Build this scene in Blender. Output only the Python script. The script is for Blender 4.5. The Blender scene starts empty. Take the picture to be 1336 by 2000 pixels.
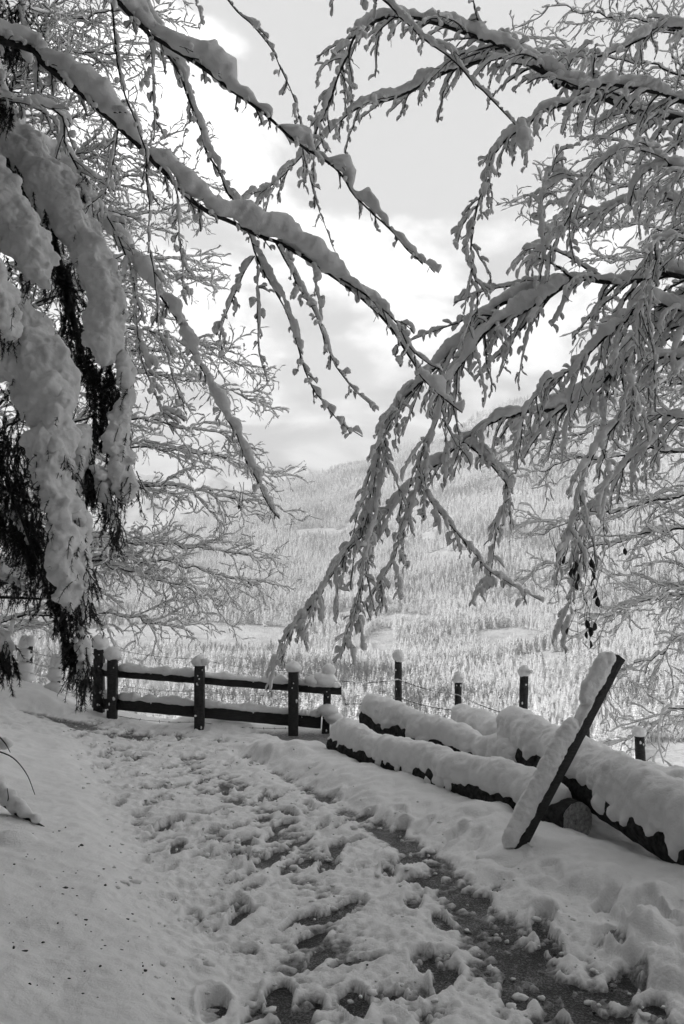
import bpy, math, random
import numpy as np

R = math.radians
SC = bpy.context.scene
COL = SC.collection
F = 1556.0                     # focal length in photograph pixels (28 mm, portrait full frame)
PITCH = R(6.09)
EYE = np.array([0.0, 0.0, 1.6])

# ------------------------------------------------------------------ camera
cam_d = bpy.data.cameras.new('camera')
cam_d.sensor_fit = 'VERTICAL'; cam_d.sensor_height = 36.0; cam_d.lens = 28.0
cam_d.clip_start = 0.05; cam_d.clip_end = 40000
cam = bpy.data.objects.new('camera', cam_d); COL.objects.link(cam)
cam.location = EYE; cam.rotation_euler = (R(90) + PITCH, 0, 0)
SC.camera = cam

# ------------------------------------------------------------------ sky and sun
SUN_EL, SUN_FROM = R(27), R(-118)          # sun stands behind the left shoulder (0 = straight ahead, + = right)
world = bpy.data.worlds.new('World'); SC.world = world; world.use_nodes = True
nt = world.node_tree; N = nt.nodes; LK = nt.links; N.clear()
def nd(t, **kw):
    n = N.new(t)
    for k, v in kw.items(): setattr(n, k, v)
    return n
def mth(op, a, b=None, c=None, clamp=False):
    n = nd('ShaderNodeMath', operation=op); n.use_clamp = clamp
    for i, v in enumerate((a, b, c)):
        if v is None: continue
        if isinstance(v, (int, float)): n.inputs[i].default_value = v
        else: LK.new(v, n.inputs[i])
    return n.outputs[0]
def mrange(v, a, b, c, d, smooth=True):
    n = nd('ShaderNodeMapRange'); n.interpolation_type = 'SMOOTHSTEP' if smooth else 'LINEAR'
    LK.new(v, n.inputs[0])
    for i, x in enumerate((a, b, c, d)): n.inputs[i + 1].default_value = x
    return n.outputs[0]
sky = nd('ShaderNodeTexSky', sky_type='NISHITA'); sky.sun_disc = False
sky.sun_elevation = SUN_EL; sky.sun_rotation = SUN_FROM; sky.altitude = 900
sep = nd('ShaderNodeSeparateColor'); LK.new(sky.outputs[0], sep.inputs[0])
clear = mth('ADD', mth('MULTIPLY', sep.outputs[0], 0.75), mth('MULTIPLY', sep.outputs[1], 0.25))   # monochrome through an orange filter
tc = nd('ShaderNodeTexCoord')
sx = nd('ShaderNodeSeparateXYZ'); LK.new(tc.outputs['Generated'], sx.inputs[0])
zz = mth('ADD', mth('MAXIMUM', sx.outputs[2], 0.0), 0.26)
cx = nd('ShaderNodeCombineXYZ')
LK.new(mth('DIVIDE', sx.outputs[0], zz), cx.inputs[0]); LK.new(mth('DIVIDE', sx.outputs[1], zz), cx.inputs[1])
def cloudnoise(scale, detail, dist, off, rough=0.55):
    m = nd('ShaderNodeMapping'); LK.new(cx.outputs[0], m.inputs[0]); m.inputs['Location'].default_value = off
    n = nd('ShaderNodeTexNoise'); LK.new(m.outputs[0], n.inputs['Vector'])
    n.inputs['Scale'].default_value = scale; n.inputs['Detail'].default_value = detail
    n.inputs['Roughness'].default_value = rough; n.inputs['Distortion'].default_value = dist
    return n.outputs[0]
c1 = cloudnoise(1.7, 10, 0.25, (16.192, 7.542, 0.4))
c2 = cloudnoise(3.6, 10, 0.3, (32.547, 3.622, 2.0))
horizon = mrange(sx.outputs[2], 0.0, 0.75, 0.20, -0.07)
cover = mrange(mth('ADD', c1, horizon), 0.50, 0.585, 0.0, 1.0)
bright = mrange(c2, 0.40, 0.62, 2.3, 6.3)
clearv = mth('ADD', mth('MULTIPLY', clear, 0.65), 1.6)
mix = nd('ShaderNodeMix', data_type='FLOAT'); LK.new(cover, mix.inputs[0]); LK.new(clearv, mix.inputs[2]); LK.new(bright, mix.inputs[3])
cc = nd('ShaderNodeCombineColor')
for i in range(3): LK.new(mix.outputs[0], cc.inputs[i])
bg = nd('ShaderNodeBackground'); LK.new(cc.outputs[0], bg.inputs[0]); bg.inputs[1].default_value = 0.12
wo = nd('ShaderNodeOutputWorld'); LK.new(bg.outputs[0], wo.inputs[0])

sun_d = bpy.data.lights.new('sun', 'SUN'); sun_d.energy = 3.4; sun_d.angle = R(0.6); sun_d.color = (1, 1, 1)
sun = bpy.data.objects.new('sun', sun_d); COL.objects.link(sun)
sun.rotation_euler = (R(90) - SUN_EL, 0, math.pi - SUN_FROM)

vs = SC.view_settings
vs.view_transform = 'Standard'; vs.look = 'None'; vs.exposure = 1.44; vs.gamma = 1.0; vs.use_curve_mapping = False
SC.cycles.use_denoising = True
SC.cycles.max_bounces = 5; SC.cycles.diffuse_bounces = 3; SC.cycles.volume_bounces = 0
SC.cycles.use_adaptive_sampling = True; SC.cycles.adaptive_threshold = 0.02

# ------------------------------------------------------------------ numeric helpers
def hsh(ix, iy, iz, seed):
    h = (ix.astype(np.uint32) * np.uint32(374761393) + iy.astype(np.uint32) * np.uint32(668265263)
         + iz.astype(np.uint32) * np.uint32(2147483647) + np.uint32((seed * 974711 + 12345) & 0xffffffff))
    h = (h ^ (h >> np.uint32(13))) * np.uint32(1274126177)
    h = (h ^ (h >> np.uint32(16))) * np.uint32(2246822519)
    h = h ^ (h >> np.uint32(15))
    return h.astype(np.float64) / 4294967295.0
def vn(x, y, z=0.0, seed=0):
    """smooth value noise, -1..1"""
    x = np.asarray(x, float); y = np.asarray(y, float); z = np.asarray(z, float) + np.zeros_like(x)
    fx, fy, fz = np.floor(x), np.floor(y), np.floor(z)
    ix, iy, iz = fx.astype(np.int64), fy.astype(np.int64), fz.astype(np.int64)
    u, v, w = x - fx, y - fy, z - fz
    u = u * u * u * (u * (u * 6 - 15) + 10); v = v * v * v * (v * (v * 6 - 15) + 10); w = w * w * w * (w * (w * 6 - 15) + 10)
    def c(a, b, d): return hsh(ix + a, iy + b, iz + d, seed)
    def plane(d):
        return (c(0, 0, d) * (1 - u) + c(1, 0, d) * u) * (1 - v) + (c(0, 1, d) * (1 - u) + c(1, 1, d) * u) * v
    if np.all(w == 0): r = plane(0)
    else: r = plane(0) * (1 - w) + plane(1) * w
    return r * 2 - 1
def fbm(x, y, z=0.0, o=4, seed=0, g=0.5):
    r = 0; a = 1; t = 0; s = 1.0
    for i in range(o):
        r = r + a * vn(np.asarray(x) * s + i * 7.3, np.asarray(y) * s + i * 3.1, np.asarray(z) * s, seed + i); t += a; a *= g; s *= 2.03
    return r / t
def sst(x, a, b):
    t = np.clip((np.asarray(x, float) - a) / (b - a), 0, 1); return t * t * (3 - 2 * t)
def nrm(v): return v / np.maximum(np.linalg.norm(v, axis=-1, keepdims=True), 1e-9)
UP = np.array([0., 0., 1.])
CP, SP = math.cos(PITCH), math.sin(PITCH)
def ray(px, py):
    a = (np.asarray(px, float) - 668) / F; b = (1000 - np.asarray(py, float)) / F
    return np.stack([a, CP - b * SP, SP + b * CP], -1)
def P(px, py, dep):
    d = ray(px, py); return EYE + d * (np.asarray(dep, float)[..., None] / d[..., 1:2])
def G(px, py, z=0.0):
    d = ray(px, py); return EYE + d * ((z - EYE[2]) / d[..., 2:3])
def proj(p):
    q = np.asarray(p, float) - EYE
    f = q[..., 1] * CP + q[..., 2] * SP; u = -q[..., 1] * SP + q[..., 2] * CP
    return 668 + F * q[..., 0] / f, 1000 - F * u / f

# ------------------------------------------------------------------ mesh helpers
class MB:
    def __init__(s): s.v = []; s.f = {3: [], 4: []}; s.m = {3: [], 4: []}; s.n = 0
    def add(s, v, quads=None, tris=None, mat=0):
        v = np.asarray(v, float).reshape(-1, 3)
        for k, f in ((4, quads), (3, tris)):
            if f is not None and len(f):
                f = np.asarray(f, np.int64).reshape(-1, k) + s.n; s.f[k].append(f); s.m[k].append(np.full(len(f), mat, np.int32))
        s.v.append(v); s.n += len(v)
    def mesh(s, name, mats, smooth=True):
        me = bpy.data.meshes.new(name)
        v = np.concatenate(s.v) if s.v else np.zeros((0, 3))
        me.vertices.add(len(v)); me.vertices.foreach_set('co', v.ravel())
        loops = []; starts = []; tot = []; mi = []; off = 0
        for k in (4, 3):
            if s.f[k]:
                f = np.concatenate(s.f[k]); loops.append(f.ravel())
                starts.append(off + np.arange(len(f)) * k); tot.append(np.full(len(f), k)); mi.append(np.concatenate(s.m[k])); off += f.size
        loops = np.concatenate(loops).astype(np.int32)
        me.loops.add(len(loops)); me.loops.foreach_set('vertex_index', loops)
        starts = np.concatenate(starts).astype(np.int32)
        me.polygons.add(len(starts)); me.polygons.foreach_set('loop_start', starts)
        me.polygons.foreach_set('loop_total', np.concatenate(tot).astype(np.int32))
        for m in (mats if isinstance(mats, (list, tuple)) else [mats]): me.materials.append(m)
        me.polygons.foreach_set('material_index', np.concatenate(mi).astype(np.int32))
        me.update(calc_edges=True); me.validate()
        me.polygons.foreach_set('use_smooth', np.full(len(me.polygons), bool(smooth)))
        return me
    def build(s, name, mats, parent=None, smooth=True, loc=None):
        return link(name, s.mesh(name, mats, smooth), parent, loc)
def link(name, me, parent=None, loc=None):
    o = bpy.data.objects.new(name, me); COL.objects.link(o)
    if loc is not None: o.location = loc
    if parent is not None:
        o.parent = parent
        o.matrix_parent_inverse = parent_inv(parent)
    return o
def parent_inv(p):
    from mathutils import Matrix      # parts are built in world coordinates; only top-level roots carry a location
    return Matrix.Translation(p.location).inverted() if p.parent is None else Matrix.Identity(4)
def tag(o, label=None, cat=None, group=None, kind=None):
    for k, v in (('label', label), ('category', cat), ('group', group), ('kind', kind)):
        if v: o[k] = v
    return o
def empty(name, loc, label, cat, group=None):
    o = bpy.data.objects.new(name, None); COL.objects.link(o); o.location = loc; o.empty_display_size = 0.2
    return tag(o, label, cat, group)

def ring_faces(N_, m, k):
    """quads of N_ tubes of m rings with k sides"""
    i = np.arange(m - 1)[:, None]; j = np.arange(k)[None, :]
    a = i * k + j; b = i * k + (j + 1) % k
    q = np.stack([a, b, b + k, a + k], -1).reshape(-1, 4)
    return (q[None] + (np.arange(N_) * m * k)[:, None, None]).reshape(-1, 4)
def tangents(Pt):
    t = np.empty_like(Pt); t[:, 1:-1] = Pt[:, 2:] - Pt[:, :-2]; t[:, 0] = Pt[:, 1] - Pt[:, 0]; t[:, -1] = Pt[:, -1] - Pt[:, -2]
    return nrm(t)
def tubes(mb, Pt, Rd, k=5, mat=0):
    """batch of tubes: Pt (N,m,3), Rd (N,m)"""
    Nn, m, _ = Pt.shape
    t = tangents(Pt)
    ref = np.zeros((Nn, 3)); ref[np.arange(Nn), np.argmin(np.abs(t).mean(1), axis=1)] = 1
    a = nrm(np.cross(t, ref[:, None])); b = np.cross(t, a)
    th = np.arange(k) * 2 * math.pi / k
    v = Pt[:, :, None] + Rd[:, :, None, None] * (a[:, :, None] * np.cos(th)[:, None] + b[:, :, None] * np.sin(th)[:, None])
    mb.add(v, ring_faces(Nn, m, k), mat=mat)
def tube1(mb, pts, rad, k=8, mat=0):
    pts = np.asarray(pts, float); rad = np.broadcast_to(np.asarray(rad, float), (len(pts),))
    tubes(mb, pts[None], rad[None], k, mat)
def catmull(pts, n):
    pts = np.asarray(pts, float); q = np.concatenate([2 * pts[:1] - pts[1:2], pts, 2 * pts[-1:] - pts[-2:-1]])
    seg = np.linalg.norm(np.diff(pts, axis=0), axis=1); s = np.concatenate([[0], np.cumsum(seg)]); u = np.linspace(0, s[-1], n)
    i = np.clip(np.searchsorted(s, u, side='right') - 1, 0, len(pts) - 2); t = ((u - s[i]) / np.maximum(seg[i], 1e-9))[:, None]
    p0, p1, p2, p3 = q[i], q[i + 1], q[i + 2], q[i + 3]
    return 0.5 * (2 * p1 + (p2 - p0) * t + (2 * p0 - 5 * p1 + 4 * p2 - p3) * t ** 2 + (3 * p1 - p0 - 3 * p2 + p3) * t ** 3)
def box(mb, c, half, axes=None, mat=0):
    c = np.asarray(c, float); ax = np.eye(3) if axes is None else np.asarray(axes, float)
    s = np.array([[-1, -1, -1], [1, -1, -1], [1, 1, -1], [-1, 1, -1], [-1, -1, 1], [1, -1, 1], [1, 1, 1], [-1, 1, 1]], float) * np.asarray(half)
    mb.add(c + s @ ax, [[0, 3, 2, 1], [4, 5, 6, 7], [0, 1, 5, 4], [1, 2, 6, 5], [2, 3, 7, 6], [3, 0, 4, 7]], mat=mat)
def blob(mb, c, rad, seed=0, nu=16, nv=10, amp=0.12, freq=None, mat=0, flat=0.0):
    """uneven snow lump"""
    c = np.asarray(c, float); rad = np.broadcast_to(np.asarray(rad, float), (3,))
    th = np.linspace(0, math.pi, nv); ph = np.arange(nu) * 2 * math.pi / nu
    d = np.stack([np.sin(th)[:, None] * np.cos(ph), np.sin(th)[:, None] * np.sin(ph), np.cos(th)[:, None] * np.ones(nu)], -1)
    fr = freq or 1.7
    n = fbm(d[..., 0] * fr + seed * 3.7, d[..., 1] * fr, d[..., 2] * fr, 3, seed)
    v = d * (1 + amp * n)[..., None]
    if flat: v[..., 2] = np.where(v[..., 2] < -flat, -flat + (v[..., 2] + flat) * 0.15, v[..., 2])
    mb.add(c + v * rad, ring_faces(1, nv, nu)[:, ::-1], mat=mat)

# ------------------------------------------------------------------ materials (monochrome: the photograph is black and white)
def material(name, build):
    m = bpy.data.materials.new(name); m.use_nodes = True
    t = m.node_tree; b = t.nodes['Principled BSDF']
    build(t, b); return m
def tnoise(t, scale, detail=5, rough=0.6, coord='Object', stretch=None):
    c = t.nodes.new('ShaderNodeTexCoord'); n = t.nodes.new('ShaderNodeTexNoise')
    src = c.outputs[coord]
    if stretch:
        mp = t.nodes.new('ShaderNodeMapping'); mp.inputs['Scale'].default_value = stretch; t.links.new(src, mp.inputs[0]); src = mp.outputs[0]
    t.links.new(src, n.inputs['Vector'])
    n.inputs['Scale'].default_value = scale; n.inputs['Detail'].default_value = detail; n.inputs['Roughness'].default_value = rough
    return n.outputs[0]
def tramp(t, v, stops):
    r = t.nodes.new('ShaderNodeValToRGB'); t.links.new(v, r.inputs[0])
    e = r.color_ramp.elements
    while len(e) < len(stops): e.new(0.5)
    for i, (p, c) in enumerate(stops): e[i].position = p; e[i].color = (c, c, c, 1)
    return r.outputs[0]
def tbump(t, b, v, strength, dist):
    n = t.nodes.new('ShaderNodeBump'); n.inputs['Strength'].default_value = strength; n.inputs['Distance'].default_value = dist
    t.links.new(v, n.inputs['Height']); t.links.new(n.outputs[0], b.inputs['Normal'])
def simple(stops, scale, rough=0.8, bump=0.3, bd=0.01, spec=0.3, detail=6, stretch=None, bscale=None):
    def f(t, b):
        v = tnoise(t, scale, detail, 0.6, 'Object', stretch)
        t.links.new(tramp(t, v, stops), b.inputs['Base Color'])
        b.inputs['Roughness'].default_value = rough; b.inputs['Specular IOR Level'].default_value = spec
        w = tnoise(t, bscale, detail, 0.65, 'Object', stretch) if bscale else v
        tbump(t, b, w, bump, bd)
    return f
M = {}
M['snow'] = material('snow', simple([(0.3, 0.78), (0.7, 0.86)], 9, 0.65, 0.55, 0.012, 0.25, bscale=70))
def trodden(t, b):                                    # snow; slush mixed with grit where it is worn thin
    simple([(0.3, 0.78), (0.7, 0.86)], 9, 0.65, 0.55, 0.012, 0.25, bscale=70)(t, b)
    snowc = b.inputs['Base Color'].links[0].from_socket
    at = t.nodes.new('ShaderNodeAttribute'); at.attribute_name = 'thin'
    n = tnoise(t, 45, 6, 0.75); f = t.nodes.new('ShaderNodeMath'); f.operation = 'MULTIPLY_ADD'; f.inputs[1].default_value = 2.4; f.inputs[2].default_value = -1.25; t.links.new(n, f.inputs[0])
    g = t.nodes.new('ShaderNodeMath'); g.operation = 'ADD'; t.links.new(f.outputs[0], g.inputs[0]); t.links.new(at.outputs['Fac'], g.inputs[1])
    h = t.nodes.new('ShaderNodeMath'); h.operation = 'MULTIPLY'; h.use_clamp = True; t.links.new(g.outputs[0], h.inputs[0]); t.links.new(at.outputs['Fac'], h.inputs[1])
    m = t.nodes.new('ShaderNodeMix'); m.data_type = 'RGBA'; t.links.new(h.outputs[0], m.inputs[0]); t.links.new(snowc, m.inputs[6])
    t.links.new(tramp(t, tnoise(t, 90, 5, 0.75), [(0.4, 0.03), (0.6, 0.26)]), m.inputs[7]); t.links.new(m.outputs[2], b.inputs['Base Color'])
M['trodden'] = material('trodden_snow', trodden)
M['tree_snow'] = material('tree_snow', simple([(0.3, 0.76), (0.7, 0.84)], 14, 0.7, 0.5, 0.010, 0.2, bscale=55))
M['bark'] = material('bark', simple([(0.3, 0.012), (0.7, 0.05)], 30, 0.85, 0.6, 0.01, 0.2))
M['trunk_bark'] = material('trunk_bark', simple([(0.3, 0.03), (0.7, 0.12)], 12, 0.9, 0.8, 0.02, 0.2, stretch=(1, 1, 0.35)))
M['needles'] = material('needles', simple([(0.3, 0.010), (0.7, 0.035)], 40, 0.6, 0.0, 0.01, 0.3))
M['wood'] = material('wet_wood', simple([(0.3, 0.010), (0.7, 0.045)], 22, 0.7, 0.7, 0.01, 0.35, stretch=(1, 1, 6), bscale=40))
M['rail_wood'] = material('rail_wood', simple([(0.3, 0.010), (0.7, 0.04)], 18, 0.7, 0.7, 0.008, 0.35, stretch=(0.6, 5, 8), bscale=34))
M['log_bark'] = material('log_bark', simple([(0.35, 0.008), (0.7, 0.06)], 26, 0.9, 1.0, 0.02, 0.2))
def end_grain(t, b):
    v = tnoise(t, 45, 6, 0.7)
    t.links.new(tramp(t, v, [(0.3, 0.12), (0.5, 0.34), (0.72, 0.6)]), b.inputs['Base Color']); b.inputs['Roughness'].default_value = 0.85
    tbump(t, b, v, 0.6, 0.01)
M['end_grain'] = material('end_grain', end_grain)
def asphalt(t, b):
    v = tnoise(t, 95, 5, 0.75); w = tnoise(t, 5, 5, 0.6); sl = tnoise(t, 26, 9, 0.85)
    mx = t.nodes.new('ShaderNodeMix'); mx.data_type = 'FLOAT'; mx.inputs[0].default_value = 0.35
    t.links.new(v, mx.inputs[2]); t.links.new(w, mx.inputs[3])
    grit = tramp(t, mx.outputs[0], [(0.40, 0.008), (0.5, 0.035), (0.60, 0.34)])
    m2 = t.nodes.new('ShaderNodeMix'); m2.data_type = 'RGBA'                      # grains and smears of slush left on the gravel
    t.links.new(tramp(t, sl, [(0.55, 0.0), (0.60, 0.6), (0.68, 1.0)]), m2.inputs[0]); t.links.new(grit, m2.inputs[6]); m2.inputs[7].default_value = (0.5, 0.5, 0.5, 1)
    t.links.new(m2.outputs[2], b.inputs['Base Color'])
    b.inputs['Roughness'].default_value = 0.38; b.inputs['Specular IOR Level'].default_value = 0.5
    tbump(t, b, v, 1.0, 0.03)
M['asphalt'] = material('wet_gravel', asphalt)
M['wire'] = material('wire', simple([(0.3, 0.03), (0.7, 0.08)], 30, 0.5, 0.0))
M['leaf'] = material('dead_leaf', simple([(0.3, 0.010), (0.7, 0.05)], 30, 0.6, 0.4, 0.005))
M['debris'] = material('debris', simple([(0.3, 0.015), (0.7, 0.07)], 60, 0.8, 0.6, 0.01))
def snowy_crown(t, b):
    g = t.nodes.new('ShaderNodeNewGeometry'); s = t.nodes.new('ShaderNodeSeparateXYZ'); t.links.new(g.outputs['Normal'], s.inputs[0])
    n = tnoise(t, 0.75, 4, 0.75)
    a = t.nodes.new('ShaderNodeMath'); a.operation = 'MULTIPLY_ADD'; a.inputs[1].default_value = 1.5; t.links.new(n, a.inputs[0]); t.links.new(s.outputs[2], a.inputs[2])
    r = t.nodes.new('ShaderNodeMapRange'); r.interpolation_type = 'SMOOTHSTEP'; t.links.new(a.outputs[0], r.inputs[0])
    r.inputs[1].default_value = 0.72; r.inputs[2].default_value = 1.15
    oi = t.nodes.new('ShaderNodeObjectInfo'); st = t.nodes.new('ShaderNodeTexNoise'); t.links.new(oi.outputs['Location'], st.inputs['Vector']); st.inputs['Scale'].default_value = .0042; st.inputs['Detail'].default_value = 3
    s1 = t.nodes.new('ShaderNodeMath'); s1.operation = 'MULTIPLY_ADD'; s1.inputs[1].default_value = .42; s1.inputs[2].default_value = -.21; t.links.new(oi.outputs['Random'], s1.inputs[0])
    s2 = t.nodes.new('ShaderNodeMath'); s2.operation = 'MULTIPLY_ADD'; s2.inputs[1].default_value = 1.7; t.links.new(st.outputs[0], s2.inputs[0]); t.links.new(s1.outputs[0], s2.inputs[2])
    s3 = t.nodes.new('ShaderNodeMath'); s3.operation = 'ADD'; t.links.new(a.outputs[0], s3.inputs[0]); t.links.new(s2.outputs[0], s3.inputs[1])
    s4 = t.nodes.new('ShaderNodeMath'); s4.operation = 'SUBTRACT'; s4.inputs[1].default_value = .85; t.links.new(s3.outputs[0], s4.inputs[0]); t.links.new(s4.outputs[0], r.inputs[0])
    t.links.new(tramp(t, r.outputs[0], [(0.0, 0.075), (1.0, 0.70)]), b.inputs['Base Color'])
    b.inputs['Roughness'].default_value = 0.9; b.inputs['Specular IOR Level'].default_value = 0.1
M['crown'] = material('snowy_needles', snowy_crown)
M['frost'] = material('frosted_twigs', simple([(0.3, 0.45), (0.65, 0.85)], 0.8, 0.9, 0.0))
M['far_trunk'] = material('far_trunk', simple([(0.3, 0.05), (0.7, 0.12)], 2, 0.9, 0.0))
def meadow(t, b):
    n = tnoise(t, 0.02, 8, 0.7); n2 = tnoise(t, 0.25, 4, 0.7)
    mx = t.nodes.new('ShaderNodeMix'); mx.data_type = 'FLOAT'; mx.inputs[0].default_value = 0.45
    t.links.new(n, mx.inputs[2]); t.links.new(n2, mx.inputs[3])
    t.links.new(tramp(t, mx.outputs[0], [(0.38, 0.26), (0.5, 0.50), (0.64, 0.70)]), b.inputs['Base Color']); b.inputs['Roughness'].default_value = 0.9
    b.inputs['Specular IOR Level'].default_value = 0.1
M['meadow'] = material('meadow_snow', meadow)
def crag(t, b):
    g = t.nodes.new('ShaderNodeNewGeometry'); s = t.nodes.new('ShaderNodeSeparateXYZ'); t.links.new(g.outputs['Normal'], s.inputs[0])
    n = tnoise(t, 0.006, 9, 0.75)
    a = t.nodes.new('ShaderNodeMath'); a.operation = 'MULTIPLY_ADD'; a.inputs[1].default_value = 1.0; t.links.new(n, a.inputs[0]); t.links.new(s.outputs[2], a.inputs[2])
    r = t.nodes.new('ShaderNodeMapRange'); t.links.new(a.outputs[0], r.inputs[0]); r.inputs[1].default_value = 0.95; r.inputs[2].default_value = 1.35
    t.links.new(tramp(t, r.outputs[0], [(0.0, 0.12), (1.0, 0.8)]), b.inputs['Base Color']); b.inputs['Roughness'].default_value = 0.95
    b.inputs['Specular IOR Level'].default_value = 0.1
M['crag'] = material('mountain_rock_and_snow', crag)

# ------------------------------------------------------------------ the ground
def edge_left(y): return np.where(y < 3.2, -0.62, -0.62 - 0.42 * (y - 3.2))
def wline(x, y): return (x - 0.06) * .869 + (y - 8.2) * .497         # distance to the right of the log line
def base_z(x, y):
    """the lie of the land close by, without the small relief of the snow"""
    x = np.asarray(x, float); y = np.asarray(y, float)
    t = np.maximum(0, edge_left(y) - x); near = 1 - sst(y, 7.2, 8.8)
    z = (0.10 * t + 0.10 * np.minimum(t, 1.2) ** 2) * near
    z = z + 0.17 * np.maximum(0, -x - 2.3) * sst(y, 7.0, 9.0) * (1 - sst(y, 12, 30))
    hill = np.minimum(edge_left(np.minimum(y, 9)) - 1.3 - x, (-x - 0.62 * y) * 1.15)
    h = np.maximum(0, hill); z = z + 0.30 * np.minimum(h, 1.5) + 0.95 * np.maximum(0, h - 1.0) * sst(h, 0.6, 3.0)
    s = np.maximum(y - 10.15 - 0.40 * np.maximum(0, -x - 2.5), wline(x, y) - 1.15)
    s = np.where(hill > 0, np.minimum(s, y - 60), s)
    s = np.maximum(0, s)
    z = z - (0.22 * s + 0.42 * np.maximum(0, s - 1.2) * sst(s, 1.0, 4.0))
    return z
def poly_dist(x, y, pts):
    best = np.full(x.shape, 1e9); par = np.zeros(x.shape)
    for i in range(len(pts) - 1):
        a, b = pts[i], pts[i + 1]; d = b - a; L2 = (d ** 2).sum()
        t = np.clip(((x - a[0]) * d[0] + (y - a[1]) * d[1]) / L2, 0, 1)
        q = np.hypot(x - a[0] - t * d[0], y - a[1] - t * d[1]); k = q < best
        best = np.where(k, q, best); par = np.where(k, (i + t) / (len(pts) - 1), par)
    return best, par
STRIP1 = G(*np.array([(470, 1478), (560, 1522), (640, 1570), (720, 1612), (800, 1660), (870, 1715), (915, 1775), (985, 1850), (1075, 1935), (1190, 2040), (1330, 2180)]).T)[:, :2]
STRIP2 = G(*np.array([(380, 1500), (470, 1560), (560, 1620), (600, 1700), (620, 1780), (610, 1860), (560, 1940), (500, 2060), (430, 2200)]).T)[:, :2]
STRIP3 = G(*np.array([(330, 1446), (200, 1444), (60, 1432)]).T)[:, :2]
def relief(x, y):
    """depth of snow over the road surface"""
    el = edge_left(y); road = sst(x, el - 0.25, el + 0.35) * (1 - sst(wline(x, y), -1.0, -0.55))
    bend = sst(y, 8.0, 8.6) * (1 - sst(y, 9.5, 10.0)) * (1 - sst(x, 0.2, 0.9)); road = np.maximum(road, bend)
    n1 = fbm(x * 1.3, y * 1.3, 0, 3, 5); n2 = fbm(x * 5, y * 5, 0, 4, 9); n3 = fbm(x * 15, y * 15, 0, 3, 21); n4 = fbm(x * 38, y * 38, 0, 3, 33)
    smooth = 0.15 + 0.045 * n1 + 0.020 * n2 + 0.007 * n3 + 0.005 * n4
    ridg = 1 - np.abs(fbm(x * 3.4 + 0.25 * n2, y * 4.2, 0, 4, 51)) * 2
    crag_ = np.abs(fbm(x * 9 + 3, y * 12, 0, 3, 61)); trod = 0.044 + 0.012 * n1 + 0.016 * n2 + 0.014 * n3 + 0.011 * n4 + 0.016 * (ridg - 0.55) - 0.05 * np.clip(0.13 - crag_, 0, 1) * 1.6
    h = smooth * (1 - road) + trod * road
    vergeR = sst(wline(x, y), -1.1, -0.6) * (1 - sst(wline(x, y), 1.1, 1.5))
    h = h + vergeR * (0.022 * n2 + 0.012 * np.abs(n3)) - 0.085 * sst(wline(x, y), -.35, -.05) * (1 - sst(wline(x, y), 1.1, 1.5))
    # wheel strips worn through to the wet surface
    d1, t1 = poly_dist(x, y, STRIP1); w1 = 0.095 + 0.10 * t1 + 0.20 * sst(t1, 0.55, 0.9)
    k1 = np.exp(-(d1 / w1) ** 2 * 1.1) * (0.80 + 0.7 * n2 + 1.2 * n3) * (0.64 + 0.5 * sst(t1, 0.15, 0.5))
    h = h - 0.062 * np.clip(k1, 0, 2) * road ** 0.3 + np.clip(k1 * 1.6, 0, 1) * (0.014 * n3 + 0.014 * n4) * road
    d2, t2 = poly_dist(x, y, STRIP2)
    k2 = np.exp(-(d2 / 0.26) ** 2) * (0.55 + 0.55 * n2 + 0.75 * n3)
    h = h - 0.041 * np.clip(k2, 0, 2) * road + np.clip(k2 * 1.6, 0, 1) * (0.012 * n3 + 0.013 * n4) * road
    d3, t3 = poly_dist(x, y, STRIP3)
    h = h - 0.07 * np.exp(-(d3 / 0.22) ** 2) * np.clip(0.55 + 1.1 * n2, 0, 2) * road
    n5 = fbm(x * 62, y * 62, 0, 2, 41); kk = np.maximum(np.clip(k1 * 1.5, 0, 1), np.clip(k2 * 1.4, 0, 1)); h = h + kk * 0.008 * n5 * road
    # low snow wall between the strips
    h = h + 0.012 * np.exp(-((d1 - w1 * 1.9) / 0.07) ** 2) * (1 + n2) * road
    return h, road
def footprints(x, y, h):
    rng = np.random.default_rng(4)
    spots = []
    for i in range(270):
        yy = 2.6 + 7.2 * rng.random() ** 1.15; el = float(edge_left(np.array(yy))); er = 0.06 + (-0.8 - (yy - 8.2) * .497) / .869
        xx = el + 0.1 + rng.random() * (er - el - 0.1)
        spots.append((xx, yy, rng.normal(-0.42 if rng.random() < .7 else 2.6, 0.45), rng.uniform(.12, .15), rng.uniform(.045, .058), rng.uniform(.016, .038)))
    for px, py, dp in ((470, 1790, .07), (545, 1945, .08), (630, 1790, .05), (695, 1955, .06), (840, 1720, .05), (1060, 1800, .06), (870, 1905, .06), (640, 1690, .04),
                       (300, 1540, .05), (330, 1610, .045), (420, 1585, .04), (230, 1575, .05), (335, 1520, .04), (480, 1640, .05), (415, 1980, .06), (760, 1690, .04)):
        g = G(px, py, 0.03); spots.append((g[0], g[1], rng.normal(-.3, .4), .145, .056, dp))
    for (fx, fy, an, a, b, dp) in spots:
        k = (np.abs(x - fx) < .35) & (np.abs(y - fy) < .35)
        if not k.any(): continue
        dx, dy = x[k] - fx, y[k] - fy; c, s = math.cos(an), math.sin(an)
        u = (-dx * s + dy * c) / a; v = (dx * c + dy * s) / (b * (1 + 0.18 * np.sin(u * 2.2)))
        r = np.sqrt(u * u + v * v) + 0.10 * vn(x[k] * 22, y[k] * 22, 0, 3)
        tread = 0.005 * np.sign(np.sin(u * 22 + np.abs(v) * 2)) * (1 - sst(r, 0.7, 0.9))
        h[k] += -dp * (1 - sst(r, 0.86, 1.02)) + 0.25 * dp * np.exp(-((r - 1.22) / 0.16) ** 2) + tread
    return h
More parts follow.
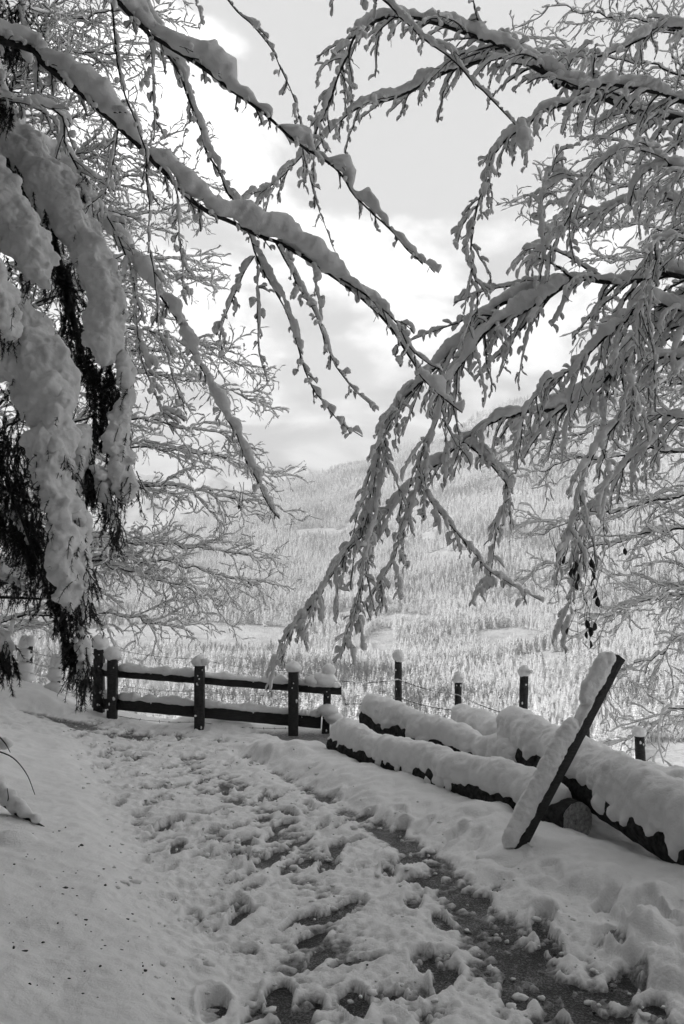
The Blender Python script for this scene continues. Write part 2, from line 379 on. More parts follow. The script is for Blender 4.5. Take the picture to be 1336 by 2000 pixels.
def mounds(x, y, z):
    for px, py, rr, hh in ((1255, 1765, .17, .085), (1238, 1822, .16, .10), (1310, 1880, .16, .10), (1300, 1812, .2, .09), (1170, 1722, .16, .05), (1090, 1700, .2, .04),
                           (600, 1458, .22, .05), (520, 1452, .25, .045), (555, 1462, .2, .04), (20, 1700, .13, .05), (950, 1590, .2, .05)):
        g = G(px, py + 18, 0.05); r = np.hypot(x - g[0], y - g[1]) / rr
        z = z + hh * np.clip(1 - r * r, 0, 1) ** 0.65 * 0.9
    return z
ys = [1.7]
while ys[-1] < 11.6: ys.append(ys[-1] + 0.0058 * ys[-1] ** 0.75 * 0.9)
ys = np.array(ys); us = np.linspace(-1, 1, 520)
GY = ys[:, None] * np.ones_like(us)[None]; GX = us[None] * (0.95 + 0.52 * ys)[:, None]
GH, GR = relief(GX, GY)
q = np.pad(GH, 1, mode='edge'); GH = (q[1:-1, 1:-1] * 4 + 2 * (q[:-2, 1:-1] + q[2:, 1:-1] + q[1:-1, :-2] + q[1:-1, 2:]) + q[:-2, :-2] + q[:-2, 2:] + q[2:, :-2] + q[2:, 2:]) / 16
GH = footprints(GX, GY, GH)
GH = GH + (.25 + .75 * GR) * (.008 * fbm(GX * 17, GY * 21, 0, 3, 402) + .006 * fbm(GX * 40, GY * 48, 0, 2, 404) + .004 * vn(GX * 75, GY * 80, 0, 406))
GTHIN = (1 - sst(GH + .006 * fbm(GX * 30, GY * 30, 0, 3, 408), .004, .034)) * GR
GZ = mounds(GX, GY, base_z(GX, GY) + np.maximum(GH, -0.012))
def grid_faces(r, c):
    i = np.arange(r - 1)[:, None] * c + np.arange(c - 1)[None]; i = i.ravel()
    return np.stack([i, i + 1, i + 1 + c, i + c], -1)
GZ[0] -= .3; GZ[-1] -= .3; GZ[:, 0] -= .3; GZ[:, -1] -= .3          # turned-down rim
mb = MB(); mb.add(np.stack([GX, GY, GZ], -1), grid_faces(*GX.shape))
go_ = mb.build('snow_ground', M['trodden'])
go_.data.attributes.new('thin', 'FLOAT', 'POINT').data.foreach_set('value', GTHIN.ravel())
tag(go_, 'trampled snow with footprints covering the road and its verges', None, None, 'structure')
def ground_z(x, y):
    x = np.atleast_1d(np.asarray(x, float)); y = np.atleast_1d(np.asarray(y, float))
    h, _ = relief(x, y); return base_z(x, y) + np.maximum(h, 0)
# road surface under the snow
rx, ry = np.meshgrid(np.linspace(-3.6, 3.0, 60), np.linspace(1.2, 10.0, 70))
mb = MB(); mb.add(np.stack([rx, ry, base_z(rx, ry) - 0.002 - 0.25 * sst(wline(rx, ry), -.6, .2) - 0.2 * sst(edge_left(ry) - rx, .3, 1.2) * (1 - sst(ry, 7.6, 8.6))], -1), grid_faces(*rx.shape))
tag(mb.build('road', M['asphalt']), 'wet dark road surface showing through the worn snow', None, None, 'structure')
# surrounding slope: hillside above on the left and behind, drop to the valley in front
def stretch(n, a, b): s = np.linspace(-1, 1, n); return np.sign(s) * (a * np.abs(s) + b * np.abs(s) ** 4)
sxx, syy = np.meshgrid(stretch(150, 14, 330), stretch(150, 14, 330) + 3)
szz = base_z(sxx, syy) + 0.12 + 0.10 * fbm(sxx * .6, syy * .6, 0, 3, 77) * sst(np.hypot(sxx, syy), 6, 14)
inside = (np.abs(sxx) < 0.45 + 0.52 * syy) & (syy > 2.2) & (syy < 11.2)
szz = np.where(inside, szz - 0.6, szz); szz = np.maximum(szz, -168)
mb = MB(); mb.add(np.stack([sxx, syy, szz], -1), grid_faces(*sxx.shape))
tag(mb.build('hillside', M['snow']), 'snowy hillside rising beside the road and falling to the valley', None, None, 'structure')

# ------------------------------------------------------------------ the valley and the mountains beyond
EL_D = np.array([300, 700, 1000, 1250, 1500, 1900, 2300, 3000, 3800, 4600, 5200.])
EL_A = np.array([-29, -13.2, -9.2, -6.9, -4.8, -2.3, -0.1, 3.0, 6.0, 8.6, 10.2])
RIDGE_PX = np.array([-700, 0, 250, 330, 420, 520, 640, 740, 850, 1000, 1336, 2200.])
RIDGE_PY = np.array([1065, 1055, 1050, 1035, 990, 950, 926, 892, 845, 790, 730, 735.])
def elev_of_py(py): return np.degrees(np.arctan((1000 - py) / F)) + 6.09
def valley_z(x, y):
    D = np.hypot(x, y); az = np.arctan2(x, y); px = 668 + F * np.tan(np.clip(az, -1.2, 1.2))
    e = np.interp(D, EL_D, EL_A)
    er = elev_of_py(np.interp(px, RIDGE_PX, RIDGE_PY))
    k = sst(D, 1900, 4300)
    e = e + (er - 7.7) * k * np.where(er > 7.7, 1.0, 1.0)
    z = D * np.tan(np.radians(e))
    Dr = 4300.0
    zr = Dr * np.tan(np.radians(er))
    z = np.where(D > Dr, zr - (D - Dr) * 0.35, z)
    n = fbm(x / 420.0, y / 420.0, 0, 4, 140); g = 1 - np.abs(fbm(x / 750 + 4, y / 750, 0, 3, 151)) * 2
    amp = np.interp(D, [700, 1000, 1500, 3000, 4300], [1, 9, 20, 60, 75])
    z = z + amp * (n * 0.9 + 0.35 * g)
    return np.maximum(z, -168 + 2 * n)
Dg = np.concatenate([np.linspace(240, 900, 16)[:-1], np.geomspace(900, 5300, 150)]); Ag = np.radians(np.linspace(-60, 60, 260))
VX = Dg[:, None] * np.sin(Ag)[None]; VY = Dg[:, None] * np.cos(Ag)[None]; VZ = valley_z(VX, VY)
mb = MB(); mb.add(np.stack([VX, VY, VZ], -1), grid_faces(*VX.shape)[:, ::-1])
tag(mb.build('valley_slope', M['meadow']), 'snowy mountainside across the valley', None, None, 'structure')
# craggy mountains farther off
PK_PX = np.array([-900, 0, 200, 330, 430, 500, 540, 590, 640, 690, 760, 900, 1100, 1336, 2400.])
PK_PY = np.array([840, 860, 905, 935, 925, 918, 914, 918, 920, 925, 915, 880, 900, 900, 900.])
Df = np.linspace(4700, 7400, 90); Af = np.radians(np.linspace(-50, 50, 420))
FX = Df[:, None] * np.sin(Af)[None]; FY = Df[:, None] * np.cos(Af)[None]
pkz = 6500 * np.tan(np.radians(elev_of_py(np.interp(668 + F * np.tan(Af), PK_PX, PK_PY))))
t = np.clip((Df - 4700) / 1800, 0, 1)[:, None]; back = np.clip((Df - 6500) / 900, 0, 1)[:, None]
rid = 1 - 2 * np.abs(fbm(FX / 700, FY / 700, 0, 5, 201, 0.55))
FZ = (pkz[None] * 0.97) * (0.25 + 0.75 * t ** 1.4) * (1 - back) + (rid - 0.5) * 170 * t * (1 - back) + 40 * fbm(FX / 160, FY / 160, 0, 4, 215, 0.6) * t - 100 * (1 - t)
mb = MB(); mb.add(np.stack([FX, FY, FZ], -1), grid_faces(*FX.shape)[:, ::-1])
tag(mb.build('mountain_range', M['crag']), 'hazy snow-covered mountain peaks', None, None, 'structure')

# ------------------------------------------------------------------ trees of the far wood
def conifer_mesh(seed, h=24.0, wide=0.17):
    rng = np.random.default_rng(seed); mb = MB()
    tube1(mb, [(0, 0, -2.0), (0, 0, h * .3), (0, 0, h * .97)], [0.32, 0.24, 0.03], 5, 1)
    nt_ = 12; z0 = h * rng.uniform(.10, .2)
    for i in range(nt_):
        f = i / (nt_ - 1); z = z0 + (h - z0) * f ** 0.9; rr = h * wide * (1 - f) ** 0.8 + 0.25
        k = 11 if i < 8 else 7
        a = (np.arange(2 * k) + rng.random()) * math.pi / k; out = np.where(np.arange(2 * k) % 2 == 0, 1.0, 0.52) * rng.uniform(.72, 1.22, 2 * k)
        drop = rr * rng.uniform(.45, .75, 2 * k) * np.where(np.arange(2 * k) % 2 == 0, 1, .55)
        top = min(h, z + rr * .55 + .4)
        rim = np.stack([np.cos(a) * rr * out, np.sin(a) * rr * out, z - drop * 0.8], -1)
        v = np.concatenate([[(0, 0, top)], rim]); j = np.arange(2 * k)
        mb.add(v, tris=np.stack([np.zeros(2 * k, int), j + 1, (j + 1) % (2 * k) + 1], -1), mat=0)
    return mb.mesh('conifer', [M['crown'], M['far_trunk']], smooth=False)
def frost_mesh(seed, h=15.0):
    rng = np.random.default_rng(seed); mb = MB()
    tube1(mb, [(0, 0, -2), (0, 0, h * .35), (.3, .1, h * .7)], [.28, .22, .08], 5, 1)
    n = 420; u = nrm(rng.normal(size=(n, 3))); r = rng.random(n) ** 0.45
    c = u * r[:, None] * np.array([h * .36, h * .36, h * .40]) + np.array([0, 0, h * .6])
    c *= (1 + 0.18 * vn(u[:, 0] * 2, u[:, 1] * 2, u[:, 2] * 2, seed))[:, None]
    d = nrm(u + rng.normal(size=(n, 3)) * .7 + np.array([0, 0, .5])); s = nrm(np.cross(d, rng.normal(size=(n, 3))))
    L = rng.uniform(.7, 1.6, n)[:, None]; w = rng.uniform(.10, .28, n)[:, None]
    v = np.stack([c - d * L * .5 - s * w, c - d * L * .5 + s * w, c + d * L * .5], 1); mb.add(v.reshape(-1, 3), tris=np.arange(3 * n).reshape(-1, 3))
    return mb.mesh('frosted_tree', [M['frost'], M['far_trunk']], smooth=False)
CON = [conifer_mesh(100 + i, 24 + 2 * (i % 3), .165 + .022 * (i % 4)) for i in range(6)]
FRO = [frost_mesh(200 + i) for i in range(3)]
VARIANT = CON + FRO
rng = np.random.default_rng(11)
def clearing(px, py):
    def el(cx, cy, rx, ry): return ((px - cx) / rx) ** 2 + ((py - cy) / ry) ** 2 < 1
    k = el(370, 1246, 230, 27) | el(560, 1252, 90, 14) | el(745, 1262, 22, 34) | el(1000, 1248, 75, 20) | el(790, 1212, 60, 12) | el(1330, 1500, 80, 46) | el(690, 1205, 30, 16)
    k |= el(620, 1040, 60, 7) | el(470, 1120, 50, 6) | el(880, 1085, 50, 8) | el(1060, 1290, 60, 14) | el(950, 1310, 40, 10)
    return k
cand = []
D = 780.0
while D < 4300:
    sp = np.interp(D, [780, 1500, 4300], [7.4, 9.0, 14.5])
    n = int(math.radians(60) * D / sp)
    a = np.radians(-30) + (np.arange(n) + rng.random(n)) * math.radians(60) / n
    d = D + rng.uniform(-.5, .5, n) * sp; cand.append(np.stack([d * np.sin(a), d * np.cos(a)], -1)); D += sp
cand = np.concatenate(cand)
z = valley_z(cand[:, 0], cand[:, 1]); pos = np.concatenate([cand, z[:, None]], 1)
px, py = proj(pos); D = np.hypot(cand[:, 0], cand[:, 1])
dens = fbm(cand[:, 0] / 160, cand[:, 1] / 160, 0, 3, 301)
keep = ~clearing(px + 14 * vn(px / 30, py / 30, 0, 7), py + 4 * vn(px / 14, py / 14, 0, 8))
keep &= (dens > -0.46) | (rng.random(len(D)) < .25)
keep |= clearing(px, py) & (rng.random(len(D)) < np.where(px > 1240, 0, .25 + .7 * sst(vn(px / 26, py / 7, 0, 9), -.3, .4)))
keep &= (px > -260) & (px < 1600) & ~((px > 1265) & (py > 1452))
pos = pos[keep]; D = D[keep]; px = px[keep]; py = py[keep]; n = len(pos)
stand = fbm(pos[:, 0] / 210, pos[:, 1] / 210, 0, 2, 330)
var = rng.integers(0, 6, n)
dec = ((px > 820) & (py > 1300) & (rng.random(n) < .62 * sst(stand, -.4, .2) + .25 * (px > 1080))) | (stand > .42) & (rng.random(n) < .6) & (py > 1190)
small = clearing(px, py); dec |= small
var[dec] = 6 + rng.integers(0, 3, dec.sum())
scale = rng.uniform(.7, 1.35, n) * (1 + .3 * stand) * np.where(small, rng.uniform(.14, .42, n), 1.0) * np.where(dec & ~small, 1.05, 1); yaw = rng.uniform(0, 6.283, n)
limit = np.interp(px, [0, 180, 230, 640, 700, 900, 1000, 1336], [1350, 1370, 1418, 1428, 1370, 1390, 1400, 1490])
shown = (px > 5) & (px < 1331) & (py < limit + 5) & ~((px < 170) & (py < 1300))
size = 1 / D * scale * np.where(shown, 1, 0)
for kind, ks, cap, nm, lab, cat, grp in ((0, range(6), 300, 'conifer_tree', 'snow-plastered conifer in the valley wood beyond the fences', 'conifer', 'nearest conifers of the valley wood'),
                                    (1, range(6, 9), 220, 'frosted_tree', 'rounded frost-white leafless tree in the valley wood beyond the logs', 'tree', 'nearest leafless trees of the valley wood')):
    idx = np.where((var >= 6) == bool(kind))[0]; idx = idx[np.argsort(-size[idx])][:cap]
    for i in idx:
        o = bpy.data.objects.new(nm, VARIANT[var[i]]); COL.objects.link(o)
        o.location = pos[i]; o.rotation_euler = (0, 0, yaw[i]); o.scale = (scale[i],) * 3; tag(o, lab, cat, grp)
    var[idx] = -1
src = {}
for o in COL.objects:
    if o.type == 'MESH' and o.data in VARIANT: src.setdefault(VARIANT.index(o.data), o)
def scatter(name, pos, var, scale, yaw, label, kind='stuff', sources=None):
    me = bpy.data.meshes.new(name); me.vertices.add(len(pos)); me.vertices.foreach_set('co', np.asarray(pos, float).ravel())
    for nm, typ, arr in (('variant', 'INT', var.astype(np.int32)), ('size', 'FLOAT', scale), ('yaw', 'FLOAT', yaw)):
        me.attributes.new(nm, typ, 'POINT').data.foreach_set('value', arr)
    o = link(name, me); tag(o, label, None, None, kind)
    ng = bpy.data.node_groups.new(name + '_nodes', 'GeometryNodeTree')
    ng.interface.new_socket('Geometry', in_out='INPUT', socket_type='NodeSocketGeometry'); ng.interface.new_socket('Geometry', in_out='OUTPUT', socket_type='NodeSocketGeometry')
    gi = ng.nodes.new('NodeGroupInput'); go = ng.nodes.new('NodeGroupOutput'); jn = ng.nodes.new('GeometryNodeJoinGeometry')
    def attr(nm, typ):
        a = ng.nodes.new('GeometryNodeInputNamedAttribute'); a.data_type = typ; a.inputs['Name'].default_value = nm
        return [s for s in a.outputs if s.enabled and s.name == 'Attribute'][0]
    av, asz, ay = attr('variant', 'INT'), attr('size', 'FLOAT'), attr('yaw', 'FLOAT')
    cb = ng.nodes.new('ShaderNodeCombineXYZ'); ng.links.new(ay, cb.inputs[2])
    for k, so in sources.items():
        cmp = ng.nodes.new('FunctionNodeCompare'); cmp.data_type = 'INT'; cmp.operation = 'EQUAL'
        ins = [s for s in cmp.inputs if s.enabled]; ng.links.new(av, ins[0]); ins[1].default_value = int(k)
        oi = ng.nodes.new('GeometryNodeObjectInfo'); oi.inputs[0].default_value = so; oi.inputs['As Instance'].default_value = True
        ip = ng.nodes.new('GeometryNodeInstanceOnPoints')
        ng.links.new(gi.outputs[0], ip.inputs['Points']); ng.links.new(cmp.outputs[0], ip.inputs['Selection']); ng.links.new(oi.outputs['Geometry'], ip.inputs['Instance'])
        ng.links.new(cb.outputs[0], ip.inputs['Rotation']); ng.links.new(asz, ip.inputs['Scale']); ng.links.new(ip.outputs[0], jn.inputs[0])
    ng.links.new(jn.outputs[0], go.inputs[0])
    md = o.modifiers.new('scatter', 'NODES'); md.node_group = ng
    return o
rest = var >= 0
scatter('forest', pos[rest], var[rest], scale[rest], yaw[rest], 'snow-covered forest spreading up the mountainside across the valley', sources=src)
# wood on the hillside beside and behind the camera, plus unseen trees added for shade
hp = np.stack([rng.uniform(-100, 20, 1800), rng.uniform(-75, 40, 1800)], -1)
hz = base_z(hp[:, 0], hp[:, 1])
ok = ((hp[:, 0] < -8) & (hp[:, 0] < -0.85 * hp[:, 1] - 5)) | ((hp[:, 1] < -8) & ((hp[:, 0] < -4) | (hp[:, 0] > 5) | (hp[:, 1] < -15)) & (hp[:, 0] < 15))
hp, hz = hp[ok], hz[ok]
near = np.array([(-5.3, 6.2), (-6.6, 8.2), (-4.9, 3.4), (-5.6, 1.6), (-4.2, .2), (-7.2, 5.2), (-4.0, -1.8), (-6.2, -.6), (-5.2, -3.4), (-7.6, 2.6), (6.4, -1.4), (4.8, -2.8), (3.9, -5.2), (5.6, -4.6)])  # unseen conifers added close to the camera to block the sky left and right
nsc = np.where(near[:, 0] > 0, rng.uniform(.62, .85, len(near)), rng.uniform(.30, .38, len(near))); hp = np.concatenate([hp, near]); hz = base_z(hp[:, 0], hp[:, 1]); nh = len(hp)
scatter('hillside_and_shade_trees', np.concatenate([hp, hz[:, None]], 1), rng.integers(0, 6, nh), np.concatenate([rng.uniform(.8, 1.15, nh - len(near)), nsc]), rng.uniform(0, 6.28, nh), 'snowy spruce wood on the hillside above the road, with unseen trees added to block skylight', sources={k: v for k, v in src.items() if k < 6})

# ------------------------------------------------------------------ haze over the valley
mb = MB(); box(mb, (0, 3600, 640), (6200, 4000, 812))
hz_o = mb.build('haze', material('haze', lambda t, b: None), smooth=False)
ht = hz_o.data.materials[0].node_tree; ht.nodes.remove(ht.nodes['Principled BSDF'])
pv = ht.nodes.new('ShaderNodeVolumePrincipled'); pv.inputs['Color'].default_value = (.95, .95, .95, 1); pv.inputs['Density'].default_value = 2.6e-4; pv.inputs['Anisotropy'].default_value = 0.1
ht.links.new(pv.outputs[0], [n_ for n_ in ht.nodes if n_.type == 'OUTPUT_MATERIAL'][0].inputs['Volume'])
tag(hz_o, 'pale haze hanging over the valley', None, None, 'stuff')

# ------------------------------------------------------------------ snow lying along a line
def ridge(mb, pts, w, h, k=14, seed=0, amp=0.25, freq=9.0, lift=0.0, up=None, under=0.35, ends=1.6):
    """snow heaped along pts: half width w, height h; domed above, flat below"""
    pts = np.asarray(pts, float); n = len(pts); t = tangents(pts[None])[0]
    w = np.broadcast_to(np.asarray(w, float), (n,)).copy(); h = np.broadcast_to(np.asarray(h, float), (n,)).copy()
    u = np.broadcast_to(UP if up is None else np.asarray(up, float), (n, 3)); u = nrm(u - (u * t).sum(-1, keepdims=True) * t); s = np.cross(t, u)
    L = np.concatenate([[0], np.cumsum(np.linalg.norm(np.diff(pts, axis=0), axis=1))]); d = np.minimum(L, L[-1] - L)
    cap = np.sqrt(np.clip(1 - (1 - np.clip(d / np.maximum(ends * 0.5 * (w + h), 1e-4), 0, 1)) ** 2, 0.0004, 1))
    th = np.arange(k) * 2 * math.pi / k
    c = np.cos(th)[None]; z = np.sin(th)[None]; z = np.where(z > 0, z, z * under)
    v = pts[:, None] + s[:, None] * (c * (w * cap)[:, None])[..., None] + u[:, None] * (z * (h * cap)[:, None] + lift)[..., None]
    nn = fbm(v[..., 0] * freq, v[..., 1] * freq, v[..., 2] * freq, 3, seed)
    out = nrm(v - pts[:, None]); v = v + out * (nn * amp * np.minimum(w, h)[:, None] * cap[:, None])[..., None]
    mb.add(v, ring_faces(1, n, k))
def line(a, b, n): return np.asarray(a)[None] + (np.asarray(b) - np.asarray(a))[None] * np.linspace(0, 1, n)[:, None]
def bar(a, b, hw, hh, seed=0, n=14, wob=0.004, up=UP):
    """square timber with slightly uneven faces"""
    mb = MB(); pts = line(a, b, n); t = nrm(pts[-1] - pts[0]); s = nrm(np.cross(t, up) if abs(t @ up) < .98 else np.cross(t, np.array([0, 1., 0]))); u = np.cross(s, t)
    prof = np.array([(-1, -.82), (-.82, -1), (.82, -1), (1, -.82), (1, .82), (.82, 1), (-.82, 1), (-1, .82)])
    v = pts[:, None] + s * (prof[:, 0] * hw)[None, :, None] + u * (prof[:, 1] * hh)[None, :, None]
    v = v + wob * np.stack([vn(v[..., 0] * 9 + i * 9, v[..., 1] * 9, v[..., 2] * 9, seed + i) for i in range(3)], -1)
    mb.add(v, ring_faces(1, n, 8)); k = 8
    for e, flip in ((0, 1), (n - 1, 0)):
        c = v[e].mean(0); tri = [[0, 1 + j, 1 + (j + 1) % k] if not flip else [0, 1 + (j + 1) % k, 1 + j] for j in range(k)]; mb.add(np.concatenate([[c], v[e]]), tris=tri)
    return mb
def plaster(mb, c, ax_u, ax_v, ax_n, hu, hv, cnt, seed, rmin=.006, rmax=.018):
    """wind-blown snow stuck to a face"""
    rg = np.random.default_rng(seed)
    for i in range(cnt):
        p = c + ax_u * rg.uniform(-hu, hu) + ax_v * rg.uniform(-hv, hv); r = rg.uniform(rmin, rmax)
        a, b_, d_ = r * rg.uniform(.6, 1.1), r * rg.uniform(.7, 1.5), r * .35
        th = np.linspace(0, math.pi, 6); ph = np.arange(8) * math.pi / 4
        d = np.stack([np.sin(th)[:, None] * np.cos(ph), np.sin(th)[:, None] * np.sin(ph), np.cos(th)[:, None] * np.ones(8)], -1) * rg.uniform(.75, 1.2, (6, 8, 1))
        mb.add(p + d[..., 0:1] * a * ax_u + d[..., 1:2] * d_ * ax_n + d[..., 2:3] * b_ * ax_v, ring_faces(1, 6, 8)[:, ::-1])

def remeshed(name, mb, voxel, mat, parent, seed=0, amps=((3.5, .022), (9, .012), (24, .006))):
    tmp = link('tmp', mb.mesh('tmp', mat)); md = tmp.modifiers.new('r', 'REMESH'); md.mode = 'VOXEL'; md.voxel_size = voxel; md.use_smooth_shade = True
    sm = tmp.modifiers.new('s', 'SMOOTH'); sm.factor = .5; sm.iterations = 3
    dg = bpy.context.evaluated_depsgraph_get(); me = bpy.data.meshes.new_from_object(tmp.evaluated_get(dg)); bpy.data.objects.remove(tmp)
    n = len(me.vertices); co = np.empty(n * 3); me.vertices.foreach_get('co', co); co = co.reshape(-1, 3); no = np.empty(n * 3); me.vertices.foreach_get('normal', no); no = no.reshape(-1, 3)
    for f, a in amps: co = co + no * (a * fbm(co[:, 0] * f, co[:, 1] * f, co[:, 2] * f, 2, seed))[:, None]
    me.vertices.foreach_set('co', co.ravel()); me.update(); me.name = name
    me.polygons.foreach_set('use_smooth', np.ones(len(me.polygons), bool))
    if not me.materials: me.materials.append(mat)
    return link(name, me, parent)

# ------------------------------------------------------------------ timber fence at the edge of the drop
XA = np.array([1., 0, 0]); YA = np.array([0, 1., 0])
fence = empty('wooden_fence', P(390, 1428, 9.65), 'dark two-rail timber fence capped with snow at the edge of the drop', 'fence')
def fdep(px): return np.interp(px, [180, 220, 390, 573, 665], [10.15, 9.98, 9.66, 9.60, 9.60])
def post(parent, px, ytop, ybase, dep, hw, cap, seed, lean=0.0, round_=False, plast=0, pside=1.0):
    top = P(px + lean, ytop, dep); bot = P(px, ybase, dep); bot = bot + (bot - top) * 0.0; bot[2] -= 0.25
    if round_:
        mb = MB(); pts = line(bot, top, 14); rad = hw * (1 + .06 * vn(np.arange(14) * .8, np.full(14, seed * 1.3)))
        tube1(mb, np.concatenate([pts, top[None] + [[0, 0, .004]]]), np.concatenate([rad, [.001]]), 12)
    else: mb = bar(bot, top, hw, hw, seed)
    o = mb.build('post', M['wood'], parent)
    mb = MB()
    if cap:
        blob(mb, top + np.array([0, 0, cap[1] * .62]), (cap[0], cap[0] * .95, cap[1]), seed, 22, 16, .16, 2.2, flat=.62)
        rgc = np.random.default_rng(seed)
        for j in range(4): blob(mb, top + np.array([rgc.normal(0, cap[0] * .4), rgc.normal(-.02, .02), cap[1] * rgc.uniform(-.1, .9)]), cap[0] * rgc.uniform(.35, .7) * np.array([1, .9, .75]), seed + 3 + j, 16, 12, .3, 2.2)
    if plast: plaster(mb, (top + bot) / 2 + np.array([0, -hw * 1.02, .12]), XA, UP, YA, hw * .8, (top[2] - bot[2]) * .36, plast, seed)
    if mb.n: mb.build('snow_cap', M['snow'], o)
    return o
post(fence, 194, 1266, 1405, 10.15, .060, (.115, .10), 1, plast=5)
post(fence, 220, 1287, 1412, 9.95, .056, (.105, .095), 2, plast=4)
post(fence, 390, 1300, 1428, 9.62, .056, (.10, .075), 3, plast=7)
post(fence, 573, 1312, 1426, 9.56, .058, (.088, .075), 4, plast=3)
post(fence, 634, 1345, 1432, 9.70, .045, None, 5, lean=6, plast=5)
for (segs, thick) in ((((183, 1311), (665, 1349)), .051), (((183, 1370), (625, 1410)), .076)):
    (xa, ya), (xb, yb) = segs
    xs = [xa, 230, 382, 573, xb]
    for i in range(len(xs) - 1):
        pa, pb = xs[i] + (0 if i == 0 else -1), xs[i + 1] + 2
        f = lambda q: P(q, ya + (yb - ya) * (q - xa) / (xb - xa), fdep(q) + .075 + .006 * (i % 2))
        A, B = f(pa), f(pb)
        o = bar(A, B, .026, thick, 30 + i, 20).build('rail', M['rail_wood'], fence)
        mb = MB(); n = 60; pts = line(A, B, n) + UP * (thick - .006)
        hh = .066 + .045 * fbm(np.arange(n) * .16, np.full(n, i * 5.0 + thick * 40), 0, 3, 61); ww = .052 + .014 * fbm(np.arange(n) * .2, np.full(n, i * 3.0 + 9), 0, 3, 62)
        ridge(mb, pts, ww, hh, 14, 70 + i, .30, 14.0, under=.30)
        t = nrm(B - A); L = np.linalg.norm(B - A)
        plaster(mb, (A + B) / 2 + UP * thick * .75 - YA * .028, t, UP, YA, L * .48, thick * .25, int(4 * L), 80 + i, .004, .012)
        mb.build('snow', M['snow'], o)
mb = MB()
for c, r in (((632, 1326), (.15, .10, .085)), ((642, 1308), (.085, .075, .07)), ((612, 1328), (.10, .09, .06)), ((640, 1388), (.13, .1, .075)), ((652, 1402), (.11, .1, .08))):
    blob(mb, P(c[0], c[1], 9.62), r, int(c[0]), 22, 16, .16, 2.2)
mb.build('snow_heap', M['snow'], fence)
def wire(parent, pts, r=.0022, snow=0.0, seed=0, barb=0.13, name='wire'):
    pts = np.asarray(pts, float); mb = MB(); q = []
    for a, b in zip(pts[:-1], pts[1:]):
        n = 14; l = line(a, b, n); l[:, 2] -= .03 * 4 * np.linspace(0, 1, n) * (1 - np.linspace(0, 1, n)); q.append(l)
    q = np.concatenate(q); keep = np.concatenate([[True], np.linalg.norm(np.diff(q, axis=0), axis=1) > 1e-5]); q = q[keep]
    tube1(mb, q, r, 4)
    L = np.concatenate([[0], np.cumsum(np.linalg.norm(np.diff(q, axis=0), axis=1))]); rg = np.random.default_rng(seed)
    for s in np.arange(.06, L[-1], barb):
        c = np.array([np.interp(s, L, q[:, i]) for i in range(3)]); d = nrm(rg.normal(size=3)); e = nrm(rg.normal(size=3))
        tube1(mb, [c - d * .018, c + d * .018], r * .9, 3); tube1(mb, [c - e * .015, c + e * .015], r * .9, 3)
    o = mb.build(name, M['wire'], parent)
    if snow:
        mb = MB(); n = max(30, int(L[-1] / .03)); s = np.linspace(0, L[-1], n); c = np.stack([np.interp(s, L, q[:, i]) for i in range(3)], -1)
        f = np.clip(fbm(s * 3.2, np.full(n, seed * 2.2), 0, 3, 90) + .25, .02, 1)
        ridge(mb, c, snow * .7 * f, snow * f, 8, seed, .3, 14, under=.3); mb.build('snow', M['snow'], o)
wire(fence, [P(226, 1268, 9.95), P(388, 1287, 9.6), P(572, 1310, 9.55), P(640, 1316, 9.7)], seed=1, snow=.012)
wire(fence, [P(228, 1338, 9.98), P(388, 1350, 9.7), P(572, 1356, 9.62)], seed=2, snow=.02)
wire(fence, [P(228, 1398, 9.98), P(388, 1410, 9.7), P(572, 1422, 9.62)], seed=3)

fr = empty('wire_fence', P(894, 1420, 10.2), 'row of dark snow-capped posts with barbed wire behind the log pile', 'fence')
for px, yt, yb, dep, hw, cap, sd, ln in ((778, 1289, 1400, 10.6, .047, (.078, .085), 11, 0), (894, 1333, 1430, 10.0, .043, (.065, .082), 12, 1), (1019, 1320, 1430, 9.3, .050, (.072, .075), 13, 5), (1141, 1392, 1480, 8.9, .050, (.06, .06), 14, 2), (1254, 1438, 1530, 8.3, .050, (.068, .062), 15, -5)):
    post(fr, px, yt, yb, dep, hw, cap, sd, lean=ln, round_=True, plast=2)
def wp(px, py, d): return P(px, py, d - .06)
wire(fr, [P(668, 1330, 9.9), wp(778, 1327, 10.6), wp(894, 1357, 10.0), wp(1021, 1402, 9.3), wp(1141, 1444, 8.9), wp(1254, 1494, 8.3), P(1360, 1540, 7.7)], r=.0045, seed=5, snow=.012)
wire(fr, [P(668, 1375, 9.9), wp(778, 1362, 10.6), wp(894, 1388, 10.0), wp(1021, 1432, 9.3)], r=.0045, seed=6)
fl = empty('wire_fence', P(56, 1345, 11.2), 'leaning posts with snow-laden wires at the left edge of the drop', 'fence')
for px, yt, yb, dep, sd, ln in ((54, 1262, 1346, 11.2, 21, 4), (114, 1300, 1372, 10.6, 22, -4)):
    o = post(fl, px, yt, yb, dep, .045, (.075, .09), sd, lean=ln, round_=True, plast=4)
    mb = MB()
    for zz_, rr in ((.05, .075), (-.12, .10), (-.3, .13), (-.42, .16)):
        b_ = P(px, yt, dep); blob(mb, b_ + np.array([-.03, -.02, zz_]), (rr, rr * .8, .10), sd + int(zz_ * 100), 18, 12, .25, 2.4)
    mb.build('snow', M['snow'], o)
for i, (y0, y1, y2, y3) in enumerate(((1262, 1268, 1282, 1296), (1283, 1290, 1304, 1318), (1308, 1312, 1322, 1338), (1330, 1336, 1344, 1360))):
    wire(fl, [P(-60, y0, 11.9), P(54, y1, 11.15), P(114, y2, 10.55), P(190, y3, 10.2)], seed=30 + i, snow=.045)

